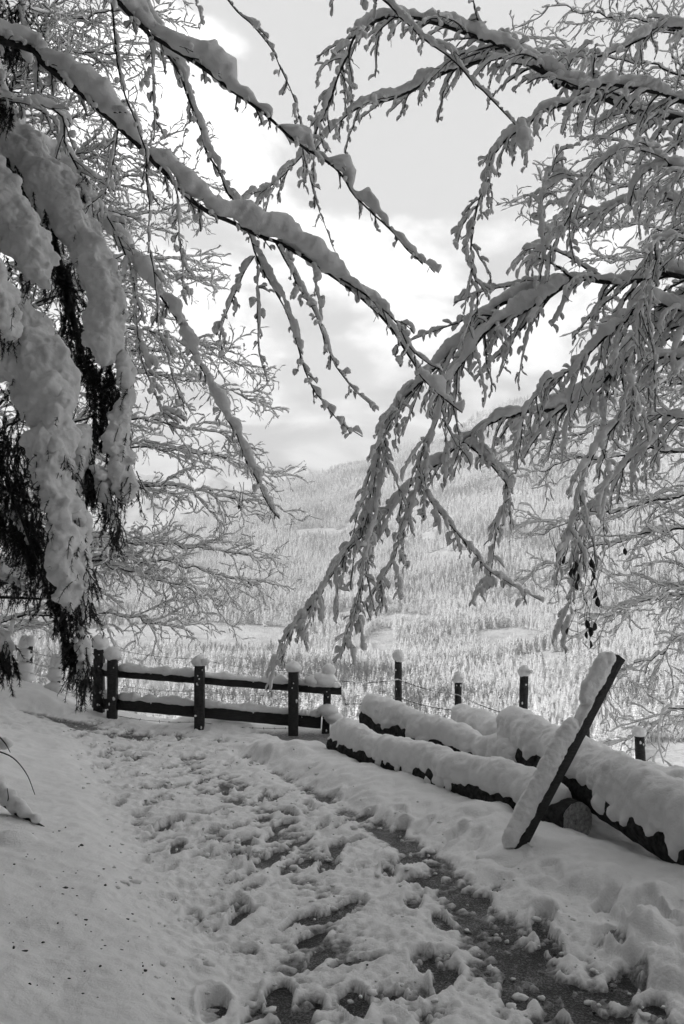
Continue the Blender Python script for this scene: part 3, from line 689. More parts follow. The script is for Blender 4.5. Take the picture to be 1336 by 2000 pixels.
# ------------------------------------------------------------------ felled logs under snow on the verge
def make_log(A, B, r, label, sn=.15, seed=0, wid=1.05, fr_=(0.0, 1.0)):
    A, B = np.asarray(A, float), np.asarray(B, float); L = np.linalg.norm(B - A); n = max(24, int(L / .045))
    root = empty('log', (A + B) / 2 - UP * r, label, 'log', 'felled logs on the verge')
    mb = MB(); k = 26; pts = line(A, B, n); t = nrm(B - A); s = nrm(np.cross(t, UP)); u = np.cross(s, t)
    pts = pts + (s * (.02 * np.sin(np.linspace(0, 3, n) + seed))[:, None])
    th = np.arange(k) * 2 * math.pi / k
    v = pts[:, None] + r * (s * np.cos(th)[:, None] + u * np.sin(th)[:, None])
    v = v + nrm(v - pts[:, None]) * (.012 * fbm(v[..., 0] * 22, v[..., 1] * 22, v[..., 2] * 22, 3, seed) + .01 * fbm(v[..., 0] * 4, v[..., 1] * 4, v[..., 2] * 4, 2, seed + 1))[..., None]
    mb.add(v, ring_faces(1, n, k)); mb.build('bark', M['log_bark'], root)
    for e, sg in ((0, -1), (n - 1, 1)):
        mb = MB(); c = v[e].mean(0) + t * sg * .004; rings = [c[None] + (v[e] - v[e].mean(0)) * f + t * sg * .006 * (vn(th * 2, np.full(k, f * 5), 0, seed)[:, None] * (f < .99)) for f in (.999, .75, .45, .15)]
        q = ring_faces(1, 4, k); mb.add(np.concatenate(rings), q if sg < 0 else q[:, ::-1]); jj = np.arange(k); mb.add(np.concatenate([c[None], rings[3]]), tris=np.stack([0 * jj, jj + 1, (jj + 1) % k + 1], -1)); mb.build('end_face', M['end_grain'], root, smooth=True)
    mb = MB(); rg = np.random.default_rng(seed * 7); m = int(L / .028)
    for i in range(m):
        f = fr_[0] + (fr_[1] - fr_[0]) * (i + .5) / m; c = A + (B - A) * f + s * .02 * math.sin(f * 3 + seed); kk = 1 + .22 * float(fbm(np.array([f * L * 2.4]), np.array([seed * 2.0]), 0, 3, 44)[0])
        ed = min(1.0, .72 + min(f, 1 - f) * L / .25)
        hh = (r * .72 + sn * .5) * kk * ed; ww = r * wid * (.80 + .26 * rg.random()) * ed
        blob(mb, c + UP * (r * .42 + sn * .5) * kk, (ww, ww, hh * .88), int(rg.integers(999)), 16, 11, .16, 1.7)
        for sg in (-1, 1):
            if rg.random() < .30 + .35 * math.sin(f * 9 + seed * 2 + sg):
                rr = r * rg.uniform(.22, .5); blob(mb, c + s * sg * (r * wid * .72) + UP * (r * rg.uniform(-.05, .7)), (rr, rr, rr * rg.uniform(.6, .95)), int(rg.integers(999)), 10, 8, .3, 1.7)
    remeshed('snow', mb, .014, M['snow'], root, seed, ((3.5, .035), (10, .014), (26, .006), (60, .003)))
    return root
make_log(G(662, 1455, .15), G(1124, 1606, .16), .125, 'long front log along the road edge with its pale sawn end showing', .13, 1, 1.0, (0.0, .945))
make_log(P(722, 1400, 8.35), P(1030, 1530, 6.35), .115, 'log lying slanted on the front log, its dark raised end beside the timber fence', .15, 2, 1.05, (.03, 1.0))
make_log(P(996, 1446, 6.75), P(1440, 1712, 4.25), .145, 'thick log propped up behind the leaning post, deep snow on top', .17, 3, 1.1, (.035, 1.0))
make_log(P(1026, 1497, 6.45), P(1150, 1500, 7.6), .075, 'short thin dark log end sticking out beneath the propped thick log', .03, 4)
make_log(P(896, 1428, 8.6), P(1420, 1612, 5.5), .125, 'rearmost log buried under rounded snow next to the barbed wire', .17, 5, 1.3)

mb = MB(); rg = np.random.default_rng(66)
for (pa, pb, r0_, n_) in ((G(830, 1480, .18), G(1090, 1570, .16), .13, 40), (P(880, 1450, 7.6), P(1000, 1520, 6.7), .14, 26), (P(960, 1470, 7.4), P(1330, 1590, 5.4), .15, 50), (P(1180, 1515, 7.4), P(1400, 1560, 6.6), .16, 30)):
    for i in range(n_):
        f = rg.random(); q = pa + (pb - pa) * f; rr = r0_ * rg.uniform(.6, 1.1); blob(mb, q + np.array([rg.normal(0, .05), rg.normal(0, .05), rg.uniform(-.08, .02)]), (rr * 1.2, rr * 1.2, rr), int(rg.integers(999)), 12, 9, .2, 1.7)
tag(remeshed('snow_drift', mb, .018, M['snow'], None, 9, ((4, .02), (11, .014), (30, .006))), 'snow drifted between the felled logs', None, None, 'stuff')

# ------------------------------------------------------------------ leaning post
lp = empty('leaning_post', P(1002, 1674, 4.95), 'dark square post leaning across the logs with thick snow along its upper side', 'post')
A, B = P(1002, 1674, 4.95), P(1209, 1284, 5.25)
bar(A, B, .031, .034, 55, 40, .004).build('beam', M['wood'], lp)
t = nrm(B - A); upv = nrm(UP - (UP @ t) * t); upv = nrm(upv + np.array([-.25, -.1, 0]))
for f0, f1, hh in ((.03, .64, .122), (.60, .78, .038), (.73, .992, .125)):
    mb = MB(); n = 60; rg = np.random.default_rng(int(f0 * 100)); sdv = np.cross(t, upv)
    for f in np.linspace(f0 + .02, f1 - .02, n):
        e_ = min(1, .55 + 9 * min(f - f0, f1 - f)); h = hh * e_ * (1 + .22 * float(fbm(np.array([f * 16]), np.array([2.0]), 0, 3, 13)[0]))
        q = A + (B - A) * f + upv * (.030 + h * .42); ax = np.stack([t, sdv, upv])
        th = np.linspace(0, math.pi, 9); ph = np.arange(12) * math.pi / 6
        d_ = np.stack([np.sin(th)[:, None] * np.cos(ph), np.sin(th)[:, None] * np.sin(ph), np.cos(th)[:, None] * np.ones(12)], -1) * rg.uniform(.88, 1.12, (9, 12, 1))
        mb.add(q + (d_ * np.array([.045, .047, h * .52])) @ ax, ring_faces(1, 9, 12)[:, ::-1])
    remeshed('snow', mb, .0085, M['snow'], lp, 3, ((12, .008), (30, .006), (60, .004)))
mb = MB(); blob(mb, P(1000, 1682, 4.95), (.22, .2, .075), 3, 26, 18, .3, 2.0); mb.build('snow_foot', M['snow'], lp)

# ------------------------------------------------------------------ snow clods and dirt on the road
rg = np.random.default_rng(8); mb = MB()
for i in range(650):
    yy = 2.7 + 6.8 * rg.random() ** 1.3; el = float(edge_left(np.array(yy))); er = 0.06 + (-0.75 - (yy - 8.2) * .497) / .869
    xx = el - .1 + rg.random() * (er - el + .2); r = .005 + .015 * rg.random() ** 4
    blob(mb, (xx, yy, float(ground_z(xx, yy)[0]) + r * .05), (r * rg.uniform(.8, 1.7), r * rg.uniform(.8, 1.5), r * .75), i, 10, 7, .6, 1.9)
tag(mb.build('snow_clods', M['snow']), 'crumbs and clods of snow scattered over the trampled road', None, None, 'stuff')
mb = MB()
for i in range(110):
    px, py = rg.uniform(0, 350), rg.uniform(1640, 2000)
    if rg.random() < .25: px, py = rg.uniform(700, 1200), rg.uniform(1700, 2000)
    g = G(px, py, .1); g[2] = ground_z(g[0], g[1])[0]; r = .0025 + .0055 * rg.random() ** 4
    blob(mb, g + np.array([0, 0, r * .3]), (r * rg.uniform(.5, 2.6), r * rg.uniform(.4, 1.6), r * .7), i + 900, 8, 6, .8, 2.2)
tag(mb.build('dirt_crumbs', M['debris']), 'dark dirt crumbs and bits of bark scattered on the snow bank', None, None, 'stuff')

# ------------------------------------------------------------------ branching trees
def upsample(A, up):
    n, m = A.shape[:2]; x = np.linspace(0, m - 1, (m - 1) * up + 1); i = np.minimum(x.astype(int), m - 2); f = x - i
    f = f.reshape((1, -1) + (1,) * (A.ndim - 2)); return A[:, i] * (1 - f) + A[:, i + 1] * f
def grow(base, d, L, droop, m, rng, wig=.10):
    Pt = np.empty((len(base), m, 3)); Pt[:, 0] = base; d = d.copy(); st = (L / (m - 1))[:, None]
    for i in range(1, m):
        d = nrm(d + np.array([0, 0, -1.0]) * (droop / (m - 1))[:, None] + rng.normal(size=d.shape) * wig)
        Pt[:, i] = Pt[:, i - 1] + d * st
    return Pt
def spawn(Pt, Rd, spacing, t0, t1, rng, ang, lift=0.0, rsd=.35):
    """children along each parent: base, direction, radius at base, parent index, position 0..1"""
    seg = np.linalg.norm(np.diff(Pt, axis=1), axis=2); S = np.concatenate([np.zeros((len(Pt), 1)), np.cumsum(seg, 1)], 1); T = tangents(Pt)
    out = [[], [], [], [], []]
    for i in range(len(Pt)):
        L = S[i, -1]; n = int(L * (t1 - t0) / spacing + rng.random())
        if n < 1: continue
        u = np.sort(t0 + (t1 - t0) * (np.arange(n) + rng.uniform(.1, .9, n)) / n); s = u * L
        b = np.stack([np.interp(s, S[i], Pt[i, :, c]) for c in range(3)], -1); t = nrm(np.stack([np.interp(s, S[i], T[i, :, c]) for c in range(3)], -1))
        h = np.cross(t, UP); h = np.where(np.linalg.norm(h, axis=1, keepdims=True) < .25, nrm(rng.normal(size=(n, 3)) * [1, 1, .2]), h); h = nrm(h)
        sg = np.where((np.arange(n) + rng.integers(0, 2)) % 2 == 0, 1., -1.)[:, None]; a = rng.uniform(*ang, n)[:, None]
        v = nrm(np.cross(h, t)); roll = rng.normal(0, rsd, n)[:, None]
        d = nrm(t * np.cos(a) + (h * sg * np.cos(roll) + v * np.sin(roll)) * np.sin(a) + UP * lift)
        out[0].append(b); out[1].append(d); out[2].append(np.interp(s, S[i], Rd[i])); out[3].append(np.full(n, i)); out[4].append(u)
    if not out[0]: return None
    return [np.concatenate(o) for o in out]
def snow_batch(mb, Pt, Rd, h, cover, rng, up=3, k=6, lam=3.0, jit=.28, wide=.62, mat=0, pow_=.6):
    """snow lying on the upper side of many branches at once, in lumps with gaps"""
    n = len(Pt)
    if n == 0: return
    Q = upsample(Pt, up); Rr = upsample(Rd, up); t = tangents(Q); m = Q.shape[1]
    bias = rng.normal(size=(n, 1, 3)) * .12; bias[..., 2] = 0
    u = UP + bias; u = u - (u * t).sum(-1, keepdims=True) * t; horiz = np.clip(np.linalg.norm(u, axis=-1), 0, 1); u = nrm(u); s = np.cross(t, u)
    S = np.concatenate([np.zeros((n, 1)), np.cumsum(np.linalg.norm(np.diff(Q, axis=1), axis=2), 1)], 1)
    h = np.asarray(h, float); hh = upsample((h[:, None] if h.ndim == 1 else h) * np.ones((n, Pt.shape[1])), up)
    lump = .5 + .5 * (.85 * vn(S / (lam * hh), np.arange(n)[:, None] * 7.31 + np.zeros((1, m)), 0, int(rng.integers(1e6))) + .22 * vn(S / (lam * .37 * hh), np.arange(n)[:, None] * 3.17 + np.zeros((1, m)), 0, int(rng.integers(1e6))))
    thr = 1 - np.broadcast_to(np.asarray(cover, float), (n,))[:, None]
    th = hh * np.clip((lump - thr * .75) / .5, 0, 1.25) ** pow_ * (.45 + .55 * horiz)
    d = np.minimum(S, S[:, -1:] - S) / np.maximum(hh, 1e-4)
    th = th * np.sqrt(np.clip(1 - (1 - np.clip(d * .9, 0, 1)) ** 2, .0, 1))
    on = th > .0015
    a = np.arange(k) * 2 * math.pi / k + .3
    w = np.where(on, th * wide + Rr * .55, 5e-4); hv = np.where(on, th * .58, 5e-4); off = np.where(on, Rr * .6 + th * .56, 0)
    v = Q[:, :, None] + u[:, :, None] * off[..., None, None] + s[:, :, None] * (np.cos(a) * w[..., None])[..., None] + u[:, :, None] * (np.sin(a) * hv[..., None])[..., None]
    fr = 1.0 / np.maximum(np.median(hh), .01) * .8
    c = Q + u * off[..., None]
    nz = vn(v[..., 0] * fr, v[..., 1] * fr, v[..., 2] * fr, 77)
    if k > 7: nz = nz + .55 * vn(v[..., 0] * fr * 2.3, v[..., 1] * fr * 2.3, v[..., 2] * fr * 2.3, 78)
    if k > 10: nz = nz + .45 * vn(v[..., 0] * fr * 5.1, v[..., 1] * fr * 5.1, v[..., 2] * fr * 5.1, 79)
    v = v + (v - c[:, :, None]) * (jit * 1.6 * nz)[..., None]
    mb.add(v, ring_faces(n, m, k), mat=mat)
def limb(tree, ctrl, r0, r1, seed, sh=.10, cover=.85, l1=(.14, .12, .98), L1=(.25, .55), ang1=(.5, 1.0), dr1=.6, l2=(.07, .1, 1.0), L2=(.05, .13), dr2=.3, s1=.035, s2=.022, cov1=.75, cov2=.7,
         l3=None, L3=(.04, .1), k0=8, ks=14, m0=None, lift=0.0, wood=True, taper=.55, wig1=.10, rsd=.35, lam0=2.6, wob=.012, wig2=.14):
    rng = np.random.default_rng(seed)
    pts = np.array([P(*c) if not isinstance(c, np.ndarray) else c for c in ctrl]); L = np.linalg.norm(np.diff(pts, axis=0), axis=1).sum(); m = m0 or max(12, int(L / .055))
    Q = catmull(pts, m); Q[1:-1] += np.stack([wob * fbm(np.arange(1, m - 1) * .35, np.full(m - 2, seed + i * 5.), 0, 2, 3) for i in range(3)], -1)
    Rd = np.linspace(0, 1, m) ** .8 * (r1 - r0) + r0
    wmb, smb = MB(), MB()
    tubes(wmb, Q[None], Rd[None], k0)
    shl = sh * (1 - .66 * np.linspace(0, 1, m) ** 1.3)
    snow_batch(smb, Q[None], Rd[None], shl[None], np.array([cover]), rng, 5, ks, lam0, .30, .55)
    c1 = spawn(Q[None], Rd[None], *l1, rng, ang1, lift, rsd)
    if c1:
        b, d, rp, pi, u = c1; Ln = rng.uniform(*L1, len(b)) * (1 - taper * u); rb = np.minimum(rp * .55, .004 + .010 * Ln)
        P1 = grow(b, d, Ln, dr1 * rng.uniform(.5, 1.5, len(b)), 9, rng, wig1); R1 = rb[:, None] * np.linspace(1, .3, 9)[None]
        tubes(wmb, P1, np.maximum(R1, .0030), 5); snow_batch(smb, P1, R1, s1 * rng.uniform(.6, 1.3, len(b)), cov1 * rng.uniform(.8, 1.2, len(b)), rng, 4, 8, 2.6)
        c2 = spawn(P1, R1, *l2, rng, (.4, 1.1), lift, rsd)
        if c2:
            b, d, rp, pi, u = c2; Ln = rng.uniform(*L2, len(b)) * (1 - .4 * u); P2 = grow(b, d, Ln, dr2 * rng.uniform(.5, 1.5, len(b)), 5, rng, wig2); R2 = np.minimum(rp * .6, .003)[:, None] * np.linspace(1, .5, 5)[None]
            tubes(wmb, P2, np.maximum(R2, .0021), 3); snow_batch(smb, P2, R2, s2 * rng.uniform(.6, 1.4, len(b)), cov2 * rng.uniform(.7, 1.25, len(b)), rng, 2, 6, 3.0)
            if l3:
                c3 = spawn(P2, R2, *l3, rng, (.4, 1.1), lift, rsd)
                if c3:
                    b, d, rp, pi, u = c3; Ln = rng.uniform(*L3, len(b)); P3 = grow(b, d, Ln, dr2 * rng.uniform(.5, 1.5, len(b)), 4, rng, wig2); R3 = np.full((len(b), 4), .0022)
                    tubes(wmb, P3, R3, 3); snow_batch(smb, P3, R3, s2 * .8 * rng.uniform(.6, 1.4, len(b)), cov2 * rng.uniform(.7, 1.25, len(b)), rng, 2, 5, 3.0)
    o = wmb.build('limb', M['bark'], tree); smb.build('snow', M['tree_snow'], o)
    return o
def trunk(tree, x, y, h, r, seed, lean=(0, 0)):
    z0 = float(base_z(x, y)) - .3; n = 24; f = np.linspace(0, 1, n); pts = np.stack([x + lean[0] * f + .05 * np.sin(f * 5 + seed), y + lean[1] * f, z0 + h * f], -1)
    mb = MB(); rad = r * (1 - .8 * f) * (1 + .5 * np.exp(-f * 22)); tube1(mb, pts, rad, 16); o = mb.build('trunk', M['trunk_bark'], tree)
    mb = MB(); rg = np.random.default_rng(seed)
    for i in range(90):
        q = rg.random() * 16; c = pts[int(q)] * (1 - q % 1) + pts[int(q) + 1] * (q % 1); a = rg.normal(-1.5, .5); rr = rad[int(q)]; blob(mb, c + np.array([math.cos(a), math.sin(a), 0]) * rr * .98, (.015 + .03 * rg.random(), .02, .03 + .12 * rg.random() ** 2), i, 12, 9, .9, 2.4)
    mb.build('snow', M['tree_snow'], o)
W = lambda *a: np.array(a, float)

# --- beech on the left: long limbs sweeping down across the sky
TB = empty('beech_tree', (-3.1, 3.4, float(base_z(-3.1, 3.4))), 'beech whose long snow-laden limbs sweep from the upper left across the sky', 'tree')
trunk(TB, -3.1, 3.4, 8.5, .19, 3)
def lb(ctrl, r0, r1, seed, **k):
    a = dict(sh=.12, cover=.9, l1=(.065, .08, .99), L1=(.05, .22), dr1=.6, l2=(.042, .15, 1.), L2=(.03, .075), s1=.036, s2=.034, rsd=.9, ks=18, lam0=3.0, cov1=.7, cov2=.8, ang1=(.4, .9), taper=.5); a.update(k); a['sh'] *= .84
    return limb(TB, ctrl, r0, r1, seed, **a)
lb([W(-3.05, 3.42, 4.3), (0, 82, 4.0), (90, 130, 4.05), (170, 192, 4.1), (245, 262, 4.2), (325, 340, 4.3), (405, 412, 4.4), (475, 447, 4.5), (545, 478, 4.55), (605, 512, 4.6), (660, 548, 4.65), (715, 590, 4.7), (765, 640, 4.75), (803, 700, 4.8), (838, 752, 4.8), (903, 806, 4.85)], .030, .004, 301, sh=.21, cover=.97, lam0=3.4)
lb([(650, 535, 4.64), (700, 566, 4.6), (745, 600, 4.55), (775, 635, 4.5), (800, 680, 4.5), (835, 706, 4.5), (860, 720, 4.5)], .008, .003, 302, sh=.06)
lb([W(-3.05, 3.42, 5.2), (120, -60, 4.1), (225, 0, 4.2), (290, 62, 4.3), (345, 98, 4.3), (400, 135, 4.35), (450, 172, 4.4), (500, 210, 4.4), (560, 262, 4.45), (615, 302, 4.5), (662, 338, 4.5), (690, 376, 4.5), (716, 407, 4.5), (762, 452, 4.5), (806, 494, 4.5), (857, 533, 4.5)], .026, .003, 303, sh=.24, cover=.88, lam0=3.2)
lb([W(-3.05, 3.42, 5.6), (200, -90, 4.4), (272, 0, 4.5), (302, 52, 4.5), (322, 92, 4.5), (352, 152, 4.55), (368, 196, 4.55), (386, 242, 4.6), (402, 286, 4.6), (427, 336, 4.6), (452, 382, 4.6), (482, 424, 4.65), (492, 466, 4.65), (507, 506, 4.65), (527, 552, 4.7), (552, 597, 4.7), (577, 655, 4.7), (592, 712, 4.75), (612, 762, 4.75), (637, 797, 4.8), (670, 828, 4.8), (708, 853, 4.8)], .013, .003, 304, sh=.13, cover=.82, lam0=3.4)
lb([W(-3.05, 3.42, 6.0), (180, -120, 3.9), (215, 0, 3.9), (225, 75, 3.95), (235, 140, 4.0), (250, 195, 4.0), (272, 250, 4.0), (285, 310, 4.0), (289, 390, 4.05), (292, 475, 4.05), (300, 550, 4.1), (308, 630, 4.1), (322, 690, 4.1), (345, 750, 4.1), (365, 812, 4.15)], .011, .002, 305, sh=.05, cover=.6, L1=(.06, .22), l1=(.2, .15, .99))
lb([W(-3.05, 3.42, 3.4), (60, 300, 4.95), (190, 420, 4.9), (250, 500, 4.8), (300, 556, 4.7), (348, 625, 4.65), (372, 682, 4.6), (402, 737, 4.6), (437, 808, 4.55), (467, 862, 4.6), (492, 922, 4.6), (522, 982, 4.6), (546, 1013, 4.6)], .016, .003, 306, sh=.19, cover=.96, lam0=3.2, L1=(.05, .18))
lb([(538, 472, 4.55), (566, 527, 4.5), (592, 574, 4.5), (622, 622, 4.45), (648, 705, 4.4), (672, 735, 4.4), (700, 768, 4.4), (740, 802, 4.4)], .006, .002, 307, sh=.05, L1=(.05, .13))
lb([(612, 514, 4.6), (618, 560, 4.55), (624, 620, 4.5), (636, 690, 4.5)], .004, .002, 308, sh=.035, L1=(.04, .1))
lb([(497, 500, 4.65), (476, 540, 4.6), (452, 590, 4.55), (432, 650, 4.5), (437, 700, 4.5)], .005, .002, 309, sh=.045, L1=(.05, .15))
lb([(505, 520, 4.65), (500, 580, 4.6), (502, 650, 4.6), (505, 690, 4.6), (522, 745, 4.6)], .004, .002, 310, sh=.05, L1=(.04, .10))
lb([W(-3.05, 3.42, 6.6), (360, -100, 4.4), (440, -5, 4.5), (490, 48, 4.5), (527, 95, 4.5), (550, 140, 4.55), (577, 195, 4.6), (590, 262, 4.6), (602, 335, 4.65), (622, 405, 4.7), (655, 492, 4.7)], .009, .002, 311, sh=.05, cover=.7, L1=(.06, .2), l1=(.12, .4, .99))
lb([W(-3.05, 3.42, 6.9), (330, -110, 4.3), (372, -30, 4.3), (388, 20, 4.3), (390, 58, 4.3)], .007, .002, 312, sh=.09, L1=(.04, .1))
lb([(232, 248, 4.18), (222, 320, 4.15), (205, 375, 4.1), (175, 400, 4.1)], .005, .002, 313, sh=.05, L1=(.05, .2))
lb([(345, 350, 4.3), (350, 420, 4.3), (352, 480, 4.3), (358, 540, 4.3), (362, 590, 4.3)], .004, .002, 314, sh=.04, L1=(.05, .16))
lb([(290, 62, 4.3), (298, 110, 4.3), (300, 170, 4.3), (303, 230, 4.3), (300, 270, 4.3)], .004, .002, 315, sh=.04, L1=(.05, .16))
lb([W(-3.05, 3.42, 3.9), (60, 200, 4.3), (130, 290, 4.6), (180, 380, 4.7), (220, 440, 4.7), (262, 560, 4.7), (270, 680, 4.7), (300, 760, 4.7), (340, 850, 4.7)], .010, .002, 316, sh=.06, L1=(.1, .4))

# --- beech on the right: drooping fans of twigs under heavy snow
TR = empty('beech_tree', (3.9, 5.3, float(base_z(3.9, 5.3))), 'beech at the right edge with drooping fans of twigs under heavy snow', 'tree')
trunk(TR, 3.9, 5.3, 9.0, .22, 5)
def rb_(ctrl, r0, r1, seed, **k):
    a = dict(sh=.12, cover=.92, l1=(.068, .08, .99), L1=(.3, 1.2), dr1=1.35, l2=(.046, .06, 1.), L2=(.035, .13), dr2=.9, s1=.031, s2=.030, rsd=1.0, wig1=.12, wig2=.2, cov1=.84, cov2=.8, ang1=(.3, .9), taper=.5, lam0=3.0); a.update(k); a['sh'] *= .76; a['L1'] = (a['L1'][0], a['L1'][1] * 1.25)
    return limb(TR, ctrl, r0, r1, seed, **a)
TX = lambda z: W(3.85, 5.3, z)
rb_([TX(4.4), (1336, 235, 5.4), (1258, 222, 5.4), (1170, 188, 5.4), (1072, 150, 5.4), (990, 96, 5.4), (895, 60, 5.4), (843, 42, 5.45), (758, 34, 5.5), (700, 66, 5.5), (664, 140, 5.5), (632, 222, 5.5), (600, 290, 5.5), (548, 345, 5.5), (497, 385, 5.5)], .034, .003, 401, sh=.15, L1=(.25, .6), dr1=1.2)
rb_([(1090, 170, 5.4), (1030, 110, 5.5), (950, 120, 5.6), (898, 133, 5.6), (843, 156, 5.6), (793, 181, 5.6), (743, 199, 5.6), (698, 211, 5.6), (650, 250, 5.6), (612, 300, 5.6)], .022, .003, 402, sh=.12, L1=(.15, .5), l1=(.10, .12, .99))
rb_([TX(4.6), (1240, 170, 5.1), (1150, 195, 5.1), (1068, 216, 5.1), (1028, 246, 5.1), (990, 272, 5.1), (960, 312, 5.1), (940, 380, 5.1), (925, 450, 5.1), (922, 520, 5.1), (935, 570, 5.1), (925, 628, 5.1)], .022, .002, 403, sh=.11, L1=(.2, .5), dr1=1.8)
rb_([W(1.9, 4.0, 5.6), (690, -70, 4.7), (753, 0, 4.7), (793, 42, 4.7), (833, 82, 4.7), (883, 116, 4.75), (928, 158, 4.75), (963, 192, 4.8), (993, 224, 4.8), (1015, 250, 4.8)], .012, .004, 404, sh=.075, cover=.9, L1=(.08, .3), l1=(.16, .12, .9))
rb_([TX(3.2), (1336, 545, 5.3), (1260, 548, 5.3), (1180, 552, 5.3), (1108, 547, 5.3), (1060, 566, 5.3), (1018, 582, 5.3), (975, 600, 5.3), (930, 640, 5.3), (880, 690, 5.3), (815, 752, 5.3), (772, 802, 5.25), (750, 862, 5.2), (732, 922, 5.2), (720, 985, 5.2), (712, 1030, 5.2)], .030, .003, 405, sh=.15, L1=(.3, .8))
rb_([(1110, 552, 5.3), (1060, 590, 5.2), (1010, 615, 5.2), (960, 640, 5.15), (915, 690, 5.1), (880, 750, 5.1), (850, 830, 5.1), (830, 900, 5.1)], .018, .003, 406, sh=.13, L1=(.25, .7))
rb_([TX(2.6), (1336, 640, 5.5), (1240, 690, 5.5), (1160, 762, 5.5), (1088, 800, 5.5), (1018, 806, 5.45), (948, 832, 5.4), (905, 862, 5.4), (868, 896, 5.35), (818, 932, 5.3), (768, 986, 5.3), (718, 1038, 5.3), (668, 1092, 5.25), (622, 1160, 5.2), (575, 1220, 5.2), (545, 1257, 5.2)], .030, .003, 407, sh=.145, L1=(.2, .6), dr1=1.8, ang1=(.3, .6))
rb_([TX(2.9), (1310, 600, 5.0), (1218, 632, 5.0), (1138, 702, 5.0), (1098, 732, 4.95), (1062, 757, 4.9), (1030, 800, 4.9), (1010, 860, 4.9)], .020, .003, 408, sh=.13, L1=(.25, .6))
rb_([TX(2.7), (1336, 700, 4.9), (1270, 740, 4.9), (1200, 830, 4.85), (1160, 890, 4.8), (1120, 1000, 4.8), (1105, 1085, 4.8)], .016, .003, 409, sh=.10, L1=(.2, .55))
rb_([(905, 862, 5.4), (935, 885, 5.35), (968, 916, 5.3), (990, 952, 5.3), (982, 1000, 5.3), (968, 1052, 5.3), (962, 1105, 5.3), (946, 1152, 5.3)], .007, .002, 410, sh=.08, L1=(.1, .3))
rb_([(818, 932, 5.3), (838, 975, 5.3), (865, 1010, 5.3), (903, 1050, 5.25), (948, 1108, 5.2), (988, 1135, 5.2), (1050, 1170, 5.2)], .006, .002, 411, sh=.06, L1=(.06, .2), dr1=.8)
rb_([TX(4.2), (1336, 330, 5.0), (1270, 300, 5.0), (1200, 300, 5.0), (1140, 360, 5.0), (1100, 440, 5.0), (1065, 480, 5.0)], .016, .003, 412, sh=.11, L1=(.2, .6))
rb_([TX(3.6), (1336, 470, 4.7), (1280, 520, 4.7), (1250, 600, 4.7), (1235, 700, 4.7), (1240, 800, 4.7)], .012, .002, 413, sh=.09, L1=(.2, .6))
rb_([(1065, 480, 5.0), (1058, 400, 5.0), (1070, 350, 5.0), (1100, 300, 5.0), (1060, 420, 5.05), (1048, 480, 5.05), (1030, 522, 5.05)][:4], .006, .002, 414, sh=.09, L1=(.1, .4))
rb_([TX(3.4), (1330, 400, 5.6), (1240, 390, 5.6), (1150, 420, 5.6), (1090, 450, 5.6), (1050, 490, 5.6), (1030, 523, 5.6)], .014, .002, 415, sh=.10, L1=(.15, .5))
rb_([(745, 900, 5.2), (735, 1000, 5.15), (715, 1080, 5.1), (700, 1160, 5.1), (690, 1215, 5.1), (680, 1270, 5.1)], .006, .002, 416, sh=.05, L1=(.1, .35), l1=(.07, .1, .99))
rb_([(820, 935, 5.3), (800, 1010, 5.2), (770, 1080, 5.2), (740, 1140, 5.2), (700, 1200, 5.2)], .006, .002, 417, sh=.05, L1=(.1, .35))
rb_([TX(2.0), (1336, 820, 5.2), (1280, 860, 5.2), (1230, 900, 5.2), (1180, 960, 5.2), (1140, 1030, 5.2), (1120, 1130, 5.2), (1115, 1215, 5.2)], .012, .002, 418, sh=.08, L1=(.15, .5), cover=.8)
rb_([TX(5.0), (1336, 60, 5.8), (1250, 80, 5.8), (1180, 110, 5.8), (1100, 110, 5.8), (1020, 100, 5.8)], .02, .003, 419, sh=.12, L1=(.2, .5))
# unseen limbs added over the road, above the frame, to keep skylight off it
for i, (x_, y_, z_) in enumerate(((-1.2, 1.4, 6.2), (-.4, 2.6, 6.8), (-1.6, -.4, 6.4), (.1, .6, 7.0), (-.9, -1.6, 6.6), (-2.2, 1.0, 5.6))):
    limb(TB, [W(-3.05, 3.42, 4.9 + .35 * i), W(-3.05 + (x_ + 3.05) * .45, 3.42 + (y_ - 3.42) * .45, z_ - .2), W(x_, y_, z_)], .03, .004, 330 + i, sh=.14, cover=.9, l1=(.12, .1, .99), L1=(.4, 1.0), dr1=.5, s1=.05, s2=.04, L2=(.1, .3), l2=(.12, .1, 1.), wig1=.15)
for i, (x_, y_, z_) in enumerate(((1.6, 2.6, 6.6), (1.2, 1.2, 6.9), (2.4, .6, 6.2), (.9, 3.2, 7.2), (1.9, -.8, 6.6))):
    limb(TR, [TX(5.0 + .35 * i), W(3.85 + (x_ - 3.85) * .45, 5.3 + (y_ - 5.3) * .45, z_ + .2), W(x_, y_, z_)], .03, .004, 340 + i, sh=.14, cover=.9, l1=(.12, .1, .99), L1=(.4, 1.0), dr1=.5, s1=.05, s2=.04, L2=(.1, .3), l2=(.12, .1, 1.), wig1=.15)
mb = MB(); c = P(1024, 268, 4.8); blob(mb, c, (.052, .045, .075), 5, 22, 18, .45, 2.2); blob(mb, c + np.array([-.02, 0, .07]), (.035, .035, .06), 6, 18, 14, .45, 2.2); blob(mb, c + np.array([.025, 0, -.04]), (.035, .03, .045), 7, 18, 14, .4, 2.2)
mb.build('snow_clump', M['tree_snow'], TR)
